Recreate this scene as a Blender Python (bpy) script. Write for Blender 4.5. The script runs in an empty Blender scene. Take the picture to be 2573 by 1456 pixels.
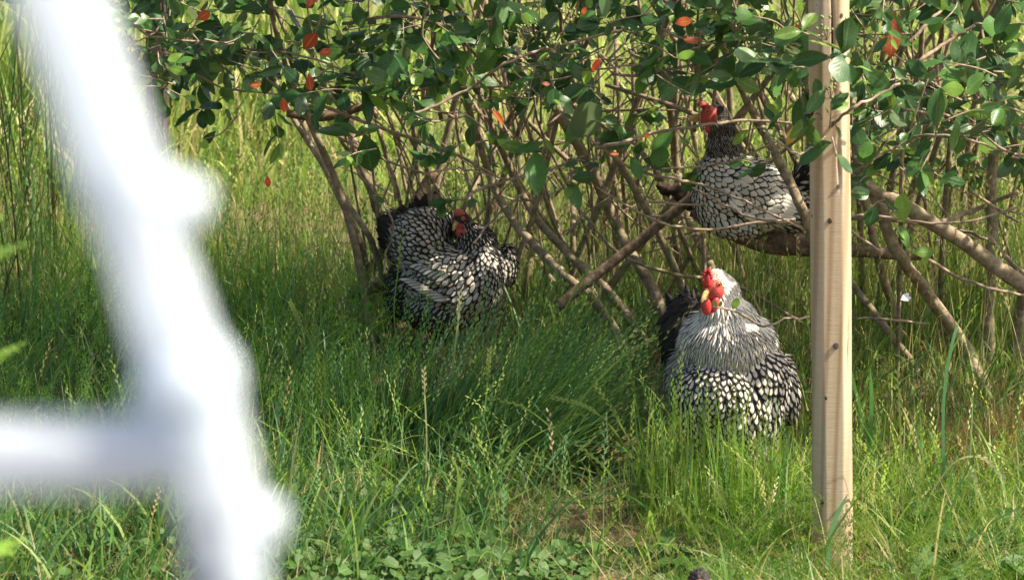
import bpy, bmesh, math, random
import numpy as np
from mathutils import Vector, Matrix
random.seed(7); RNG = np.random.default_rng(7)
SC = bpy.context.scene; COL = SC.collection
R = math.radians
# ------------------------------------------------------------------ camera, sky, sun
CAM_H, PITCH = 2.2, R(12.4)
cam_d = bpy.data.cameras.new('camera'); cam = bpy.data.objects.new('camera', cam_d); COL.objects.link(cam)
cam.location = (0, 0, CAM_H); cam.rotation_euler = (R(90) - PITCH, 0, 0)
cam_d.sensor_width = 36; cam_d.lens = 91; cam_d.clip_start = 0.05; cam_d.clip_end = 2000
cam_d.dof.use_dof = True; cam_d.dof.focus_distance = 7.75; cam_d.dof.aperture_fstop = 5.2
SC.camera = cam
w = bpy.data.worlds.new("World"); SC.world = w; w.use_nodes = True
SUN_EL, SUN_AZ = R(50), R(99)            # azimuth measured clockwise from +Y (the view direction)
nt = w.node_tree; nt.nodes.clear()
sky = nt.nodes.new('ShaderNodeTexSky'); sky.sky_type = 'NISHITA'; sky.sun_disc = False
sky.dust_density = 4.0; sky.ozone_density = 0.4; sky.sun_elevation = SUN_EL; sky.sun_rotation = SUN_AZ
bg = nt.nodes.new('ShaderNodeBackground'); bg.inputs[1].default_value = 0.11
wo = nt.nodes.new('ShaderNodeOutputWorld')
nt.links.new(sky.outputs[0], bg.inputs[0]); nt.links.new(bg.outputs[0], wo.inputs[0])
sl = bpy.data.lights.new('sun', 'SUN'); sl.energy = 5.0; sl.angle = R(0.55); sl.color = (1.0, 0.90, 0.74)
so = bpy.data.objects.new('sun', sl); COL.objects.link(so)
sv = Vector((math.sin(SUN_AZ)*math.cos(SUN_EL), math.cos(SUN_AZ)*math.cos(SUN_EL), math.sin(SUN_EL)))
so.rotation_euler = sv.to_track_quat('Z', 'Y').to_euler(); so.location = (6, 0, 8)
SC.view_settings.view_transform = 'Standard'; SC.view_settings.look = 'None'
SC.view_settings.exposure = 1.12; SC.view_settings.gamma = 1; SC.view_settings.use_curve_mapping = False
SC.cycles.max_bounces = 8; SC.cycles.transparent_max_bounces = 8

# ------------------------------------------------------------------ helpers
FPX = 91/36*2573
ct, st = math.cos(PITCH), math.sin(PITCH)
def W(x, y, D):
    """point of the place seen at photo position x,y (2573 px wide), D metres ahead"""
    a = (x-1286.5)/FPX; b = -(y-728)/FPX
    d = Vector((a, ct + b*st, -st + b*ct)); s = D/d.y
    return Vector((d.x*s, D, CAM_H + d.z*s))
def zg(x, y):
    x = np.asarray(x, float); y = np.asarray(y, float)
    t = np.clip(y-7.4, 0, 8.6)
    z = 0.085*t + 0.03*np.clip(y-16, 0, 200)
    z = z + 0.018*np.sin(x*2.1+y*1.3) + 0.012*np.sin(x*5.3-y*3.7+1) + 0.006*np.sin(x*13+y*11)*np.cos(y*9-x*4)
    return z
def G(x, y):
    lo, hi = 3.0, 30.0
    for _ in range(40):
        m = (lo+hi)/2; p = W(x, y, m)
        if p.z > float(zg(p.x, p.y)): lo = m
        else: hi = m
    return W(x, y, lo)
def mpp(p):      # metres per photo pixel (2573 scale) at a point
    return (p.y*ct + (CAM_H-p.z)*st)/FPX
def link(name, me, parent=None, mat=None, loc=None):
    o = bpy.data.objects.new(name, me); COL.objects.link(o)
    if mat is not None and me is not None and len(me.materials) == 0: me.materials.append(mat)
    if parent is not None:
        o.parent = parent
    if loc is not None: o.location = loc
    return o
def thing(name, label, cat, loc, group=None):
    o = bpy.data.objects.new(name, None); COL.objects.link(o); o.location = loc
    o.empty_display_size = .05
    o['label'] = label; o['category'] = cat
    if group: o['group'] = group
    return o
def mesh_np(name, V, F4=None, F3=None, mats=(), midx=None, smooth=True, attrs=None, uv=None):
    """V (n,3); F4 (m,4) quads; F3 (k,3) tris ; attrs name->(n,) float or (n,4) colour ; uv (n,2) per vertex"""
    me = bpy.data.meshes.new(name)
    V = np.asarray(V, np.float32)
    q = np.zeros((0, 4), np.int32) if F4 is None else np.asarray(F4, np.int32)
    t = np.zeros((0, 3), np.int32) if F3 is None else np.asarray(F3, np.int32)
    me.vertices.add(len(V)); me.vertices.foreach_set('co', V.ravel())
    li = np.concatenate([q.ravel(), t.ravel()]).astype(np.int32)
    me.loops.add(len(li)); me.loops.foreach_set('vertex_index', li)
    me.polygons.add(len(q)+len(t))
    ls = np.concatenate([np.arange(len(q))*4, len(q)*4+np.arange(len(t))*3]).astype(np.int32)
    me.polygons.foreach_set('loop_start', ls)
    if smooth: me.polygons.foreach_set('use_smooth', np.ones(len(ls), bool))
    if midx is not None: me.polygons.foreach_set('material_index', np.asarray(midx, np.int32))
    for m in mats: me.materials.append(m)
    if attrs:
        for k, a in attrs.items():
            a = np.asarray(a, np.float32)
            if a.ndim == 2:
                at = me.attributes.new(k, 'FLOAT_COLOR', 'POINT'); at.data.foreach_set('color', a.ravel())
            else:
                at = me.attributes.new(k, 'FLOAT', 'POINT'); at.data.foreach_set('value', a)
    if uv is not None:
        u = me.uv_layers.new(name='UVMap'); u.data.foreach_set('uv', np.asarray(uv, np.float32)[li].ravel())
    me.update(calc_edges=True)
    return me
# ---- materials
def mat_new(name, rough=.6, spec=.5):
    m = bpy.data.materials.new(name); m.use_nodes = True; n = m.node_tree
    b = n.nodes['Principled BSDF']; b.inputs['Roughness'].default_value = rough
    b.inputs['Specular IOR Level'].default_value = spec
    return m, n, b
def nd(n, t, **kw):
    x = n.nodes.new(t)
    for k, v in kw.items():
        if k.startswith('i_'): x.inputs[int(k[2:])].default_value = v
        else: setattr(x, k, v)
    return x
def ramp(n, fac, stops):
    r = n.nodes.new('ShaderNodeValToRGB')
    while len(r.color_ramp.elements) < len(stops): r.color_ramp.elements.new(.5)
    for e, (p, c) in zip(r.color_ramp.elements, stops): e.position = p; e.color = (*c, 1)
    n.links.new(fac, r.inputs[0]); return r.outputs[0]
def noise(n, scale, detail=4, vec=None, rough=.6):
    t = n.nodes.new('ShaderNodeTexNoise'); t.inputs['Scale'].default_value = scale
    t.inputs['Detail'].default_value = detail; t.inputs['Roughness'].default_value = rough
    if vec is not None: n.links.new(vec, t.inputs['Vector'])
    return t.outputs['Fac']
def bump(n, b, h, strength=.4, dist=.01):
    x = n.nodes.new('ShaderNodeBump'); x.inputs['Strength'].default_value = strength; x.inputs['Distance'].default_value = dist
    n.links.new(h, x.inputs['Height']); n.links.new(x.outputs[0], b.inputs['Normal'])
def coord(n, which='Object', scale=None):
    c = n.nodes.new('ShaderNodeTexCoord').outputs[which]
    if scale:
        m = n.nodes.new('ShaderNodeMapping'); m.inputs['Scale'].default_value = scale; n.links.new(c, m.inputs[0]); c = m.outputs[0]
    return c
def translucent(m, n, b, col, amt):
    tr = n.nodes.new('ShaderNodeBsdfTranslucent'); mx = n.nodes.new('ShaderNodeMixShader'); mx.inputs[0].default_value = amt
    n.links.new(col, tr.inputs[0]); n.links.new(b.outputs[0], mx.inputs[1]); n.links.new(tr.outputs[0], mx.inputs[2])
    n.links.new(mx.outputs[0], n.nodes['Material Output'].inputs[0])
def simple(name, c1, c2, scale=30, rough=.6, bs=0.3, bd=.004, spec=.5, stretch=None):
    m, n, b = mat_new(name, rough, spec)
    v = coord(n, 'Object', stretch)
    f = noise(n, scale, 5, v); n.links.new(ramp(n, f, [(.35, c1), (.65, c2)]), b.inputs[0])
    if bs: bump(n, b, f, bs, bd)
    return m
def grass_mat(name, trans=.42, rough=.5):
    m, n, b = mat_new(name, rough, .35)
    a = nd(n, 'ShaderNodeAttribute', attribute_name='col').outputs['Color']
    n.links.new(a, b.inputs[0])
    hs = n.nodes.new('ShaderNodeHueSaturation'); hs.inputs['Value'].default_value = 1.9; hs.inputs['Saturation'].default_value = 1.05
    hs.inputs['Hue'].default_value = .495
    n.links.new(a, hs.inputs['Color']); translucent(m, n, b, hs.outputs[0], trans)
    return m
M_GRASS = grass_mat('grass_blade')
def leaf_mat(name, base, vein, back, trans=.3, rough=.38, spots=None):
    m, n, b = mat_new(name, rough, .45)
    uv = n.nodes.new('ShaderNodeUVMap').outputs[0]
    sx = n.nodes.new('ShaderNodeSeparateXYZ'); n.links.new(uv, sx.inputs[0])
    ab = nd(n, 'ShaderNodeMath', operation='ABSOLUTE'); n.links.new(sx.outputs[0], ab.inputs[0])
    mr = nd(n, 'ShaderNodeMapRange'); mr.inputs[1].default_value = .03; mr.inputs[2].default_value = .09
    n.links.new(ab.outputs[0], mr.inputs[0])
    # side veins
    wv = nd(n, 'ShaderNodeMath', operation='MULTIPLY_ADD'); wv.inputs[1].default_value = -.35
    n.links.new(ab.outputs[0], wv.inputs[0]); n.links.new(sx.outputs[1], wv.inputs[2])
    sn = nd(n, 'ShaderNodeMath', operation='SINE'); mm = nd(n, 'ShaderNodeMath', operation='MULTIPLY'); mm.inputs[1].default_value = 42
    n.links.new(wv.outputs[0], mm.inputs[0]); n.links.new(mm.outputs[0], sn.inputs[0])
    f = noise(n, 25, 3, coord(n, 'Object'))
    oi = n.nodes.new('ShaderNodeObjectInfo')
    c = ramp(n, f, [(.35, tuple(x*.75 for x in base)), (.7, tuple(x*1.25 for x in base))])
    hs = n.nodes.new('ShaderNodeHueSaturation'); n.links.new(c, hs.inputs['Color'])
    mv = nd(n, 'ShaderNodeMapRange'); mv.inputs[3].default_value = .65; mv.inputs[4].default_value = 1.4
    n.links.new(oi.outputs['Random'], mv.inputs[0]); n.links.new(mv.outputs[0], hs.inputs['Value'])
    mx = nd(n, 'ShaderNodeMix', data_type='RGBA'); mx.inputs[6].default_value = (*vein, 1)
    n.links.new(mr.outputs[0], mx.inputs[0]); n.links.new(hs.outputs[0], mx.inputs[7])
    geo = n.nodes.new('ShaderNodeNewGeometry'); m2 = nd(n, 'ShaderNodeMix', data_type='RGBA'); m2.inputs[7].default_value = (*back, 1)
    n.links.new(geo.outputs['Backfacing'], m2.inputs[0]); n.links.new(mx.outputs[2], m2.inputs[6])
    n.links.new(m2.outputs[2], b.inputs[0]); bump(n, b, sn.outputs[0], .10, .001)
    h2 = n.nodes.new('ShaderNodeHueSaturation'); h2.inputs['Value'].default_value = 2.0; h2.inputs['Hue'].default_value = .475
    n.links.new(m2.outputs[2], h2.inputs['Color']); translucent(m, n, b, h2.outputs[0], trans)
    return m
M_LEAF = [leaf_mat('leaf_dark', (.032, .092, .020), (.06, .14, .045), (.07, .13, .05), .25, .42),
          leaf_mat('leaf_green', (.06, .155, .028), (.09, .17, .06), (.10, .16, .07), .3, .38),
          leaf_mat('leaf_young', (.15, .28, .035), (.2, .32, .09), (.16, .26, .07), .42, .42),
          leaf_mat('leaf_orange', (.36, .075, .015), (.42, .2, .04), (.38, .13, .04), .35, .55),
          leaf_mat('leaf_yellow', (.42, .28, .04), (.4, .3, .1), (.4, .3, .08), .35, .5)]
M_COVER = leaf_mat('ground_leaf', (.055, .125, .018), (.10, .2, .06), (.08, .15, .05), .3, .62)
def bark_mat(name, dark, mid, pale, green=None):
    m, n, b = mat_new(name, .85, .25)
    v = coord(n, 'Object'); f = noise(n, 38, 6, v, .7); f2 = noise(n, 9, 3, v)
    c = ramp(n, f, [(.3, dark), (.5, mid), (.72, pale)])
    if green:
        mx = nd(n, 'ShaderNodeMix', data_type='RGBA'); mx.inputs[7].default_value = (*green, 1)
        rr = nd(n, 'ShaderNodeMapRange'); rr.inputs[1].default_value = .5; rr.inputs[2].default_value = .68; rr.inputs[4].default_value = .6
        n.links.new(f2, rr.inputs[0]); n.links.new(rr.outputs[0], mx.inputs[0]); n.links.new(c, mx.inputs[6]); c = mx.outputs[2]
    n.links.new(c, b.inputs[0]); bump(n, b, f, .6, .006)
    return m
M_BARK = bark_mat('bark_grey', (.09, .065, .04), (.24, .185, .12), (.44, .36, .25), (.17, .17, .07))
M_TWIG = bark_mat('twig_bark', (.13, .09, .06), (.28, .21, .15), (.46, .39, .3))
M_LOG = bark_mat('log_wood', (.05, .03, .02), (.15, .10, .065), (.34, .25, .17))
# ---- tubes
def smooth_path(pts, sub=4):
    P = [Vector(p) for p in pts]
    if len(P) < 3:
        return [P[0].lerp(P[-1], i/4) for i in range(5)]
    out = []
    for i in range(len(P)-1):
        p0 = P[i-1] if i else P[0]*2-P[1]; p1, p2 = P[i], P[i+1]; p3 = P[i+2] if i+2 < len(P) else P[-1]*2-P[-2]
        for k in range(sub):
            t = k/sub
            out.append(.5*((2*p1)+(-p0+p2)*t+(2*p0-5*p1+4*p2-p3)*t*t+(-p0+3*p1-3*p2+p3)*t**3))
    out.append(P[-1]); return out
def tube_arr(path, rad, sides=8, lump=0.0, flat=1.0):
    path = [Vector(p) for p in path]; n = len(path)
    if not hasattr(rad, '__len__'): rad = [rad]*n
    elif len(rad) != n: rad = np.interp(np.linspace(0, 1, n), np.linspace(0, 1, len(rad)), rad)
    V = []; up = Vector((0, 1, 0.13))
    for i, p in enumerate(path):
        t = (path[min(i+1, n-1)]-path[max(i-1, 0)]).normalized()
        s = t.cross(up); s = s.normalized() if s.length > 1e-3 else Vector((1, 0, 0)); u = s.cross(t)
        for k in range(sides):
            a = 2*math.pi*k/sides
            r = rad[i]*(1+lump*(random.random()-.5)*2)
            V.append(p + s*math.cos(a)*r + u*math.sin(a)*r*flat)
    V.append(path[0]); V.append(path[-1]); V = np.array([tuple(v) for v in V])
    F = [(i*sides+k, i*sides+(k+1) % sides, (i+1)*sides+(k+1) % sides, (i+1)*sides+k) for i in range(n-1) for k in range(sides)]
    T = [(n*sides, (k+1) % sides, k) for k in range(sides)] + [(n*sides+1, (n-1)*sides+k, (n-1)*sides+(k+1) % sides) for k in range(sides)]
    return V, np.array(F), np.array(T)
def tube(name, path, rad, parent=None, mat=None, sides=8, lump=.06, flat=1.0, rel=None):
    V, F, T = tube_arr(path, rad, sides, lump, flat)
    if rel is not None: V = V - np.array(tuple(rel))
    return link(name, mesh_np(name, V, F, T, [mat]), parent)
class Batch:
    def __init__(s): s.V = []; s.Q = []; s.T = []; s.n = 0; s.mq = []; s.mt = []; s.uv = []; s.A = []
    def add(s, V, Q=None, T=None, m=0, uv=None, a=None):
        V = np.asarray(V, float)
        s.V.append(V)
        if Q is not None and len(Q): s.Q.append(np.asarray(Q)+s.n); s.mq += [m]*len(Q)
        if T is not None and len(T): s.T.append(np.asarray(T)+s.n); s.mt += [m]*len(T)
        s.uv.append(np.zeros((len(V), 2)) if uv is None else uv)
        s.A.append(np.zeros((len(V), 4)) if a is None else np.tile(a, (len(V), 1)))
        s.n += len(V)
    def mesh(s, name, mats, rel=None, smooth=True, attr=None):
        V = np.concatenate(s.V)
        if rel is not None: V = V - np.array(tuple(rel))
        Q = np.concatenate(s.Q) if s.Q else None; T = np.concatenate(s.T) if s.T else None
        return mesh_np(name, V, Q, T, mats, s.mq+s.mt, smooth, {attr: np.concatenate(s.A)} if attr else None, np.concatenate(s.uv))
def ellipsoid(c, r, rot=None, seg=16, rings=10, lump=0):
    bm = bmesh.new(); bmesh.ops.create_uvsphere(bm, u_segments=seg, v_segments=rings, radius=1)
    M = Matrix.Translation(c) @ (rot.to_4x4() if rot is not None else Matrix.Identity(4)) @ Matrix.Diagonal((*r, 1))
    if lump:
        for v in bm.verts: v.co *= 1+lump*(random.random()-.5)*2
    bmesh.ops.transform(bm, matrix=M, verts=bm.verts); return bm
def bm_obj(name, bm, parent, mat, smooth=True, sub=0):
    me = bpy.data.meshes.new(name); bm.to_mesh(me); bm.free()
    for p in me.polygons: p.use_smooth = smooth
    o = link(name, me, parent, mat)
    if sub: md = o.modifiers.new('sub', 'SUBSURF'); md.levels = sub; md.render_levels = sub
    return o

# ------------------------------------------------------------------ ground
def build_ground():
    xs = np.concatenate([np.linspace(-200, -7, 12), np.linspace(-6.5, 6.5, 131), np.linspace(7, 200, 12)])
    ys = np.concatenate([np.linspace(-60, 2, 8), np.linspace(2.5, 18, 156), np.linspace(20, 400, 20)])
    X, Y = np.meshgrid(xs, ys); Z = zg(X, Y) + RNG.normal(0, .004, X.shape)*(np.abs(X) < 6)
    V = np.stack([X, Y, Z], -1).reshape(-1, 3); nx = len(xs); ny = len(ys)
    I = np.arange(nx*ny).reshape(ny, nx)
    F = np.stack([I[:-1, :-1], I[:-1, 1:], I[1:, 1:], I[1:, :-1]], -1).reshape(-1, 4)
    m, n, b = mat_new('soil', .95, .2)
    v = coord(n, 'Object'); f = noise(n, 3, 6, v); f2 = noise(n, 60, 5, v, .7)
    c1 = ramp(n, f2, [(.3, (.10, .065, .04)), (.55, (.24, .16, .10)), (.75, (.36, .26, .17))])
    c2 = ramp(n, f2, [(.3, (.05, .07, .025)), (.7, (.12, .15, .05))])
    mx = nd(n, 'ShaderNodeMix', data_type='RGBA'); rr = nd(n, 'ShaderNodeMapRange'); rr.inputs[1].default_value = .5; rr.inputs[2].default_value = .62
    n.links.new(f, rr.inputs[0]); n.links.new(rr.outputs[0], mx.inputs[0]); n.links.new(c1, mx.inputs[6]); n.links.new(c2, mx.inputs[7])
    n.links.new(mx.outputs[2], b.inputs[0]); bump(n, b, f2, .9, .02)
    o = link('ground', mesh_np('ground', V, F, None, [m])); o['kind'] = 'structure'
build_ground()

# ------------------------------------------------------------------ grass
def blade_arr(P, L, az, lean, bend, wd, K=3, twist=None):
    """vectorised blades: roots P(n,3), length, azimuth of lean, lean (start tilt), bend (end extra tilt), width"""
    n = len(P); t = np.linspace(0, 1, K+1)
    hor = np.stack([np.cos(az), np.sin(az), np.zeros(n)], -1)
    pos = np.zeros((n, K+1, 3)); pos[:, 0] = P
    for k in range(1, K+1):
        ang = lean + bend*(t[k-1]+t[k])/2
        d = hor*np.sin(ang)[:, None] + np.array([0, 0, 1.])*np.cos(ang)[:, None]
        pos[:, k] = pos[:, k-1] + d*(L/K)[:, None]
    ya = az + math.pi/2 + (RNG.uniform(-1.3, 1.3, n) if twist is None else twist)
    side = np.stack([np.cos(ya), np.sin(ya), np.zeros(n)], -1)
    wt = np.array([.75]+[1.0]*(K-1)+[0])*1.13
    wt[1:K] = np.linspace(1, .55, K-1) if K > 2 else 1
    Vs = []
    for k in range(K):
        Vs.append(pos[:, k]-side*(wd*wt[k]/2)[:, None]); Vs.append(pos[:, k]+side*(wd*wt[k]/2)[:, None])
    Vs.append(pos[:, K]); V = np.stack(Vs, 1)      # n, 2K+1, 3
    m = 2*K+1; off = (np.arange(n)*m)[:, None]
    Q = np.concatenate([off + np.array([[2*k, 2*k+1, 2*k+3, 2*k+2]]) for k in range(K-1)], 0)
    T = off + np.array([[2*K-2, 2*K-1, 2*K]])
    return V.reshape(-1, 3), Q, T, m, pos
GREENS = {  # base colours, with some shade put into cool and sunlight into warm
 'cool': [(.066, .165, .042), (.09, .20, .06), (.15, .245, .11), (.055, .14, .04)],
 'warm': [(.12, .21, .03), (.17, .27, .04), (.24, .32, .08), (.09, .18, .03)],
 'dry':  [(.38, .31, .14), (.30, .26, .10), (.46, .38, .22), (.20, .21, .07)],
 'meadow': [(.24, .32, .07), (.34, .39, .12), (.15, .24, .045), (.50, .46, .22), (.38, .40, .15)],
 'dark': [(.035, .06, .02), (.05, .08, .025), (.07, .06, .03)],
 'brown': [(.26, .13, .05), (.33, .19, .09), (.14, .10, .04)]}
def cols(n, mix):
    keys = list(mix); p = np.array([mix[k] for k in keys], float); p /= p.sum()
    pick = RNG.choice(len(keys), n, p=p); out = np.zeros((n, 4)); out[:, 3] = 1
    for i, k in enumerate(keys):
        s = pick == i; pal = np.array(GREENS[k]); out[s, :3] = pal[RNG.integers(0, len(pal), s.sum())]
    out[:, :3] *= RNG.uniform(.8, 1.2, (n, 1)); return out
def on_ground(x, y, sink=.01): return np.stack([x, y, zg(x, y)-sink], -1)
class GB:        # grass batch
    def __init__(s): s.V = []; s.Q = []; s.T = []; s.C = []; s.n = 0
    def add(s, V, Q, T, C):
        s.V.append(V); s.Q.append(Q+s.n); s.T.append(T+s.n); s.C.append(C); s.n += len(V)
    def blades(s, P, L, az, lean, bend, wd, mix, K=3):
        V, Q, T, m, pos = blade_arr(P, L, az, lean, bend, wd, K); c = cols(len(P), mix)
        s.add(V, Q, T, np.repeat(c, m, 0)); return pos, c
    def spikes(s, P, L, az, lean, bend, mix, n_sp=9, head=.28, sp=.012, wd=.0022):
        """flowering stems: thin stalk with alternating spikelets on the top part (rye grass)"""
        pos, c = s.blades(P, L, az, lean, bend, np.full(len(P), wd), mix, 5)
        n = len(P); K = 5
        d = RNG.uniform(0, 6.28, n)
        for j in range(n_sp):
            t = (1-head)+head*j/(n_sp-1); f = t*K; k = np.minimum(int(f), K-1); fr = f-k
            p = pos[:, k]*(1-fr)+pos[:, k+1]*fr; tg = pos[:, k+1]-pos[:, k]; tg /= np.linalg.norm(tg, axis=1)[:, None]
            sgn = 1 if j % 2 else -1
            sd = np.stack([np.cos(d), np.sin(d)*.5, np.zeros(n)], -1)*sgn
            a = p; tip = p + tg*sp*1.25 + sd*sp*.55; m1 = p + tg*sp*.45 + sd*sp*.52; m2 = p + tg*sp*.75 + sd*sp*.1
            V = np.stack([a, m1, tip, m2], 1).reshape(-1, 3); Q = (np.arange(n)*4)[:, None]+np.array([[0, 1, 2, 3]])
            s.add(V, Q, np.zeros((0, 3), int), np.repeat(c*np.array([1.35, 1.25, 1.3, 1]), 4, 0))
    def panicles(s, P, L, az, lean, bend, mix, nb=9, seeds=5, spread=.05, drop=.6):
        """loose open seed heads (meadow grass)"""
        pos, c = s.blades(P, L, az, lean, bend, np.full(len(P), .0018), mix, 5); n = len(P)
        for j in range(nb):
            t = .72+.28*j/nb; f = t*5; k = min(int(f), 4); fr = f-k
            p = pos[:, k]*(1-fr)+pos[:, k+1]*fr
            a = RNG.uniform(0, 6.28, n); ln = spread*(1.1-.7*j/nb)*RNG.uniform(.6, 1.2, n)
            dirv = np.stack([np.cos(a), np.sin(a), np.full(n, .35)], -1)
            for q in range(seeds):
                u = (q+1)/seeds
                e = p + dirv*(ln*u)[:, None]; e[:, 2] -= drop*ln*u*u
                jit = RNG.normal(0, .0025, (n, 3)); z = .0045
                V = np.stack([e+jit, e+jit+np.array([z*.35, 0, -z*.6]), e+jit+np.array([0, z*.2, -z*1.7]), e+jit+np.array([-z*.35, 0, -z*.6])], 1).reshape(-1, 3)
                Q = (np.arange(n)*4)[:, None]+np.array([[0, 1, 2, 3]])
                s.add(V, Q, np.zeros((0, 3), int), np.repeat(c*np.array([1.15, 1.3, 1.0, 1]), 4, 0))
    def build(s, name, label, mat=M_GRASS):
        me = mesh_np(name, np.concatenate(s.V), np.concatenate(s.Q), np.concatenate(s.T), [mat], None, False, {'col': np.concatenate(s.C)})
        o = link(name, me); o['kind'] = 'stuff'; o['label'] = label; o['category'] = 'grass'; return o
HALF = lambda y: y*.205 + .25
def scatter(n, y0, y1, power=1.0, xr=None):
    y = y0 + (y1-y0)*RNG.random(n)**power
    h = HALF(y)
    x = RNG.uniform(-1, 1, n)*h if xr is None else RNG.uniform(xr[0], xr[1], n)
    return x, y
def clumpy(x, y, sc=3.0, ph=0.0):
    return .5+.25*np.sin(x*sc*1.7+ph+1.3*np.sin(y*sc*.9))+.25*np.sin(y*sc*1.3-ph+1.1*np.sin(x*sc*1.1+2))
BARE = [(G(1550, 1290), .21, .36), (G(1480, 1170), .16, .14), (G(1400, 1190), .10, .05), (G(1110, 885), .3, .10), (G(1010, 900), .15, .1), (G(1480, 1150), .12, .1)]
def bare(x, y):
    k = np.ones(len(x), bool)
    for p, rx, ry in BARE: k &= ((x-p.x)/rx)**2+((y-p.y)/ry)**2 > RNG.uniform(.55, 1.3, len(x))
    return k
ROO = G(1890, 1232)
LOWC = G(1520, 1340)
HF = G(1112, 888)
PBASE = G(2093, 1426)
def low(x, y, f=.22): return np.where((np.abs(x-PBASE.x-.02) < .09) & (y > PBASE.y-.45) & (y < PBASE.y+.05), .45, 1.0)* np.where((((x-LOWC.x)/.32)**2+((y-LOWC.y)/.62)**2 < 1) | ((np.abs(x-HF.x) < .24) & (y > HF.y-.75) & (y < HF.y+.3)), f, 1.0)
def field():
    g = GB()
    # short under-grass everywhere near
    x, y = scatter(27000, 5.6, 9.8); k = bare(x, y); x, y = x[k], y[k]; n = len(x); warm = x > .35+.2*np.sin(y*4)  # sunlit right side and shaded rest are put into the blade colours
    for sel, mix in ((warm, {'warm': 5, 'cool': 2, 'dry': 1.2}), (~warm, {'cool': 6, 'warm': 2.0, 'dry': .35})):
        xs, ys = x[sel], y[sel]; m = len(xs); c = clumpy(xs, ys)
        L = RNG.uniform(.05, .17, m)*(.6+.8*c)*low(xs, ys, .5)
        g.blades(on_ground(xs, ys), L, RNG.uniform(0, 6.28, m), RNG.uniform(0, .5, m), RNG.uniform(.1, 1.3, m), RNG.uniform(.003, .0075, m), mix)
    return g.build('grass', 'short green grass covering the ground in front of and under the hedge')
field()
def mid():
    g = GB()
    # mixed mid grass, left and centre, D 6.3 - 8.6
    x, y = scatter(8500, 6.2, 8.7, 1.0); k = bare(x, y) & (x < .3); 
    k &= ~((np.abs(x-G(1105, 880).x) < .3) & (y > 7.5) & (y < 8.9))
    k &= ~((np.abs(x-.2) < .35) & (y > 6.2) & (y < 6.55))
    x, y = x[k], y[k]; n = len(x); c = clumpy(x, y, 4, 1)
    L = RNG.uniform(.12, .34, n)*(.5+.9*c)*np.clip((y-5.4)/1.3, .5, 1)*low(x, y)
    g.blades(on_ground(x, y), L, RNG.normal(.3, 1.4, n), RNG.uniform(0, .35, n), RNG.uniform(.1, 1.6, n), RNG.uniform(.0035, .010, n), {'cool': 6, 'warm': 2.5, 'dry': .6}, 4)
    x, y = scatter(950, 6.3, 8.6); k = bare(x, y) & (x < .25) & ~((np.abs(x-G(1105, 880).x) < .28) & (y > 7.7)); x, y = x[k], y[k]; n = len(x)
    g.spikes(on_ground(x, y), RNG.uniform(.25, .45, n), RNG.normal(.4, 1.2, n), RNG.uniform(0, .3, n), RNG.uniform(0, .6, n), {'cool': 2, 'warm': 2.5, 'dry': .3})
    x, y = scatter(420, 6.6, 8.8, 1, (-1.6, -.35)); n = len(x)
    g.panicles(on_ground(x, y), RNG.uniform(.3, .5, n), RNG.uniform(0, 6.28, n), RNG.uniform(0, .3, n), RNG.uniform(.1, .7, n), {'cool': 1, 'warm': 2})
    return g.build('grass', 'dense mid-green seeding grass between the white frame and the hen on the ground')
mid()
def leaning():
    g = GB(); ps = []
    # leaning rye clump, centre: roots lower left, tips towards the rooster
    for (px, py, n, L0, L1, ln) in ((1130, 1190, 420, .35, .60, .5), (1250, 1190, 560, .42, .70, .66), (1200, 1130, 340, .25, .44, .62), (1330, 1180, 260, .3, .55, .8), (1040, 1130, 300, .28, .48, .2), (900, 1150, 240, .25, .45, -.15)):
        c = G(px, py); x = c.x+RNG.normal(0, .09, n); y = c.y+RNG.normal(0, .1, n)
        az = RNG.normal(.12, .45, n); L = RNG.uniform(L0, L1, n)
        nb = int(n*.6)
        g.blades(on_ground(x[:nb], y[:nb]), L[:nb]*.85, az[:nb], RNG.normal(ln, .24, nb), RNG.uniform(0, .8, nb), RNG.uniform(.004, .0095, nb), {'cool': 6, 'warm': 2}, 4)
        g.spikes(on_ground(x[nb:], y[nb:]), L[nb:], az[nb:], RNG.normal(ln*.9, .14, n-nb), RNG.uniform(0, .4, n-nb), {'cool': 4, 'warm': 2})
    return g.build('leaning_grass', 'long rye grass clump leaning right towards the rooster')
leaning()
def tuft():
    g = GB()
    for (px, py, n, L0, L1, sx) in ((1790, 1360, 120, .2, .66, .12), (1860, 1340, 60, .16, .5, .11), (1720, 1320, 110, .22, .60, .09), (1940, 1320, 70, .2, .42, .10), (1660, 1290, 60, .2, .45, .08)):
        c = G(px, py); x = c.x+RNG.normal(0, sx*.8, n); y = c.y+RNG.normal(0, .07, n)
        az = RNG.uniform(0, 6.28, n); L = (L0+(L1-L0)*RNG.random(n)**1.3)*.85; nb = int(n*.72)
        g.blades(on_ground(x[:nb], y[:nb]), L[:nb]*.85, az[:nb], RNG.normal(.05, .12, nb), RNG.uniform(0, .5, nb), RNG.uniform(.004, .0095, nb), {'warm': 8, 'cool': 2}, 4)
        g.spikes(on_ground(x[nb:], y[nb:]), L[nb:], az[nb:], RNG.normal(.05, .06, n-nb), RNG.uniform(0, .15, n-nb), {'warm': 5, 'cool': 1}, 11, .3)
    return g.build('tall_grass', 'tall upright bright green grass tuft right in front of the rooster')
tuft()
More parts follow.
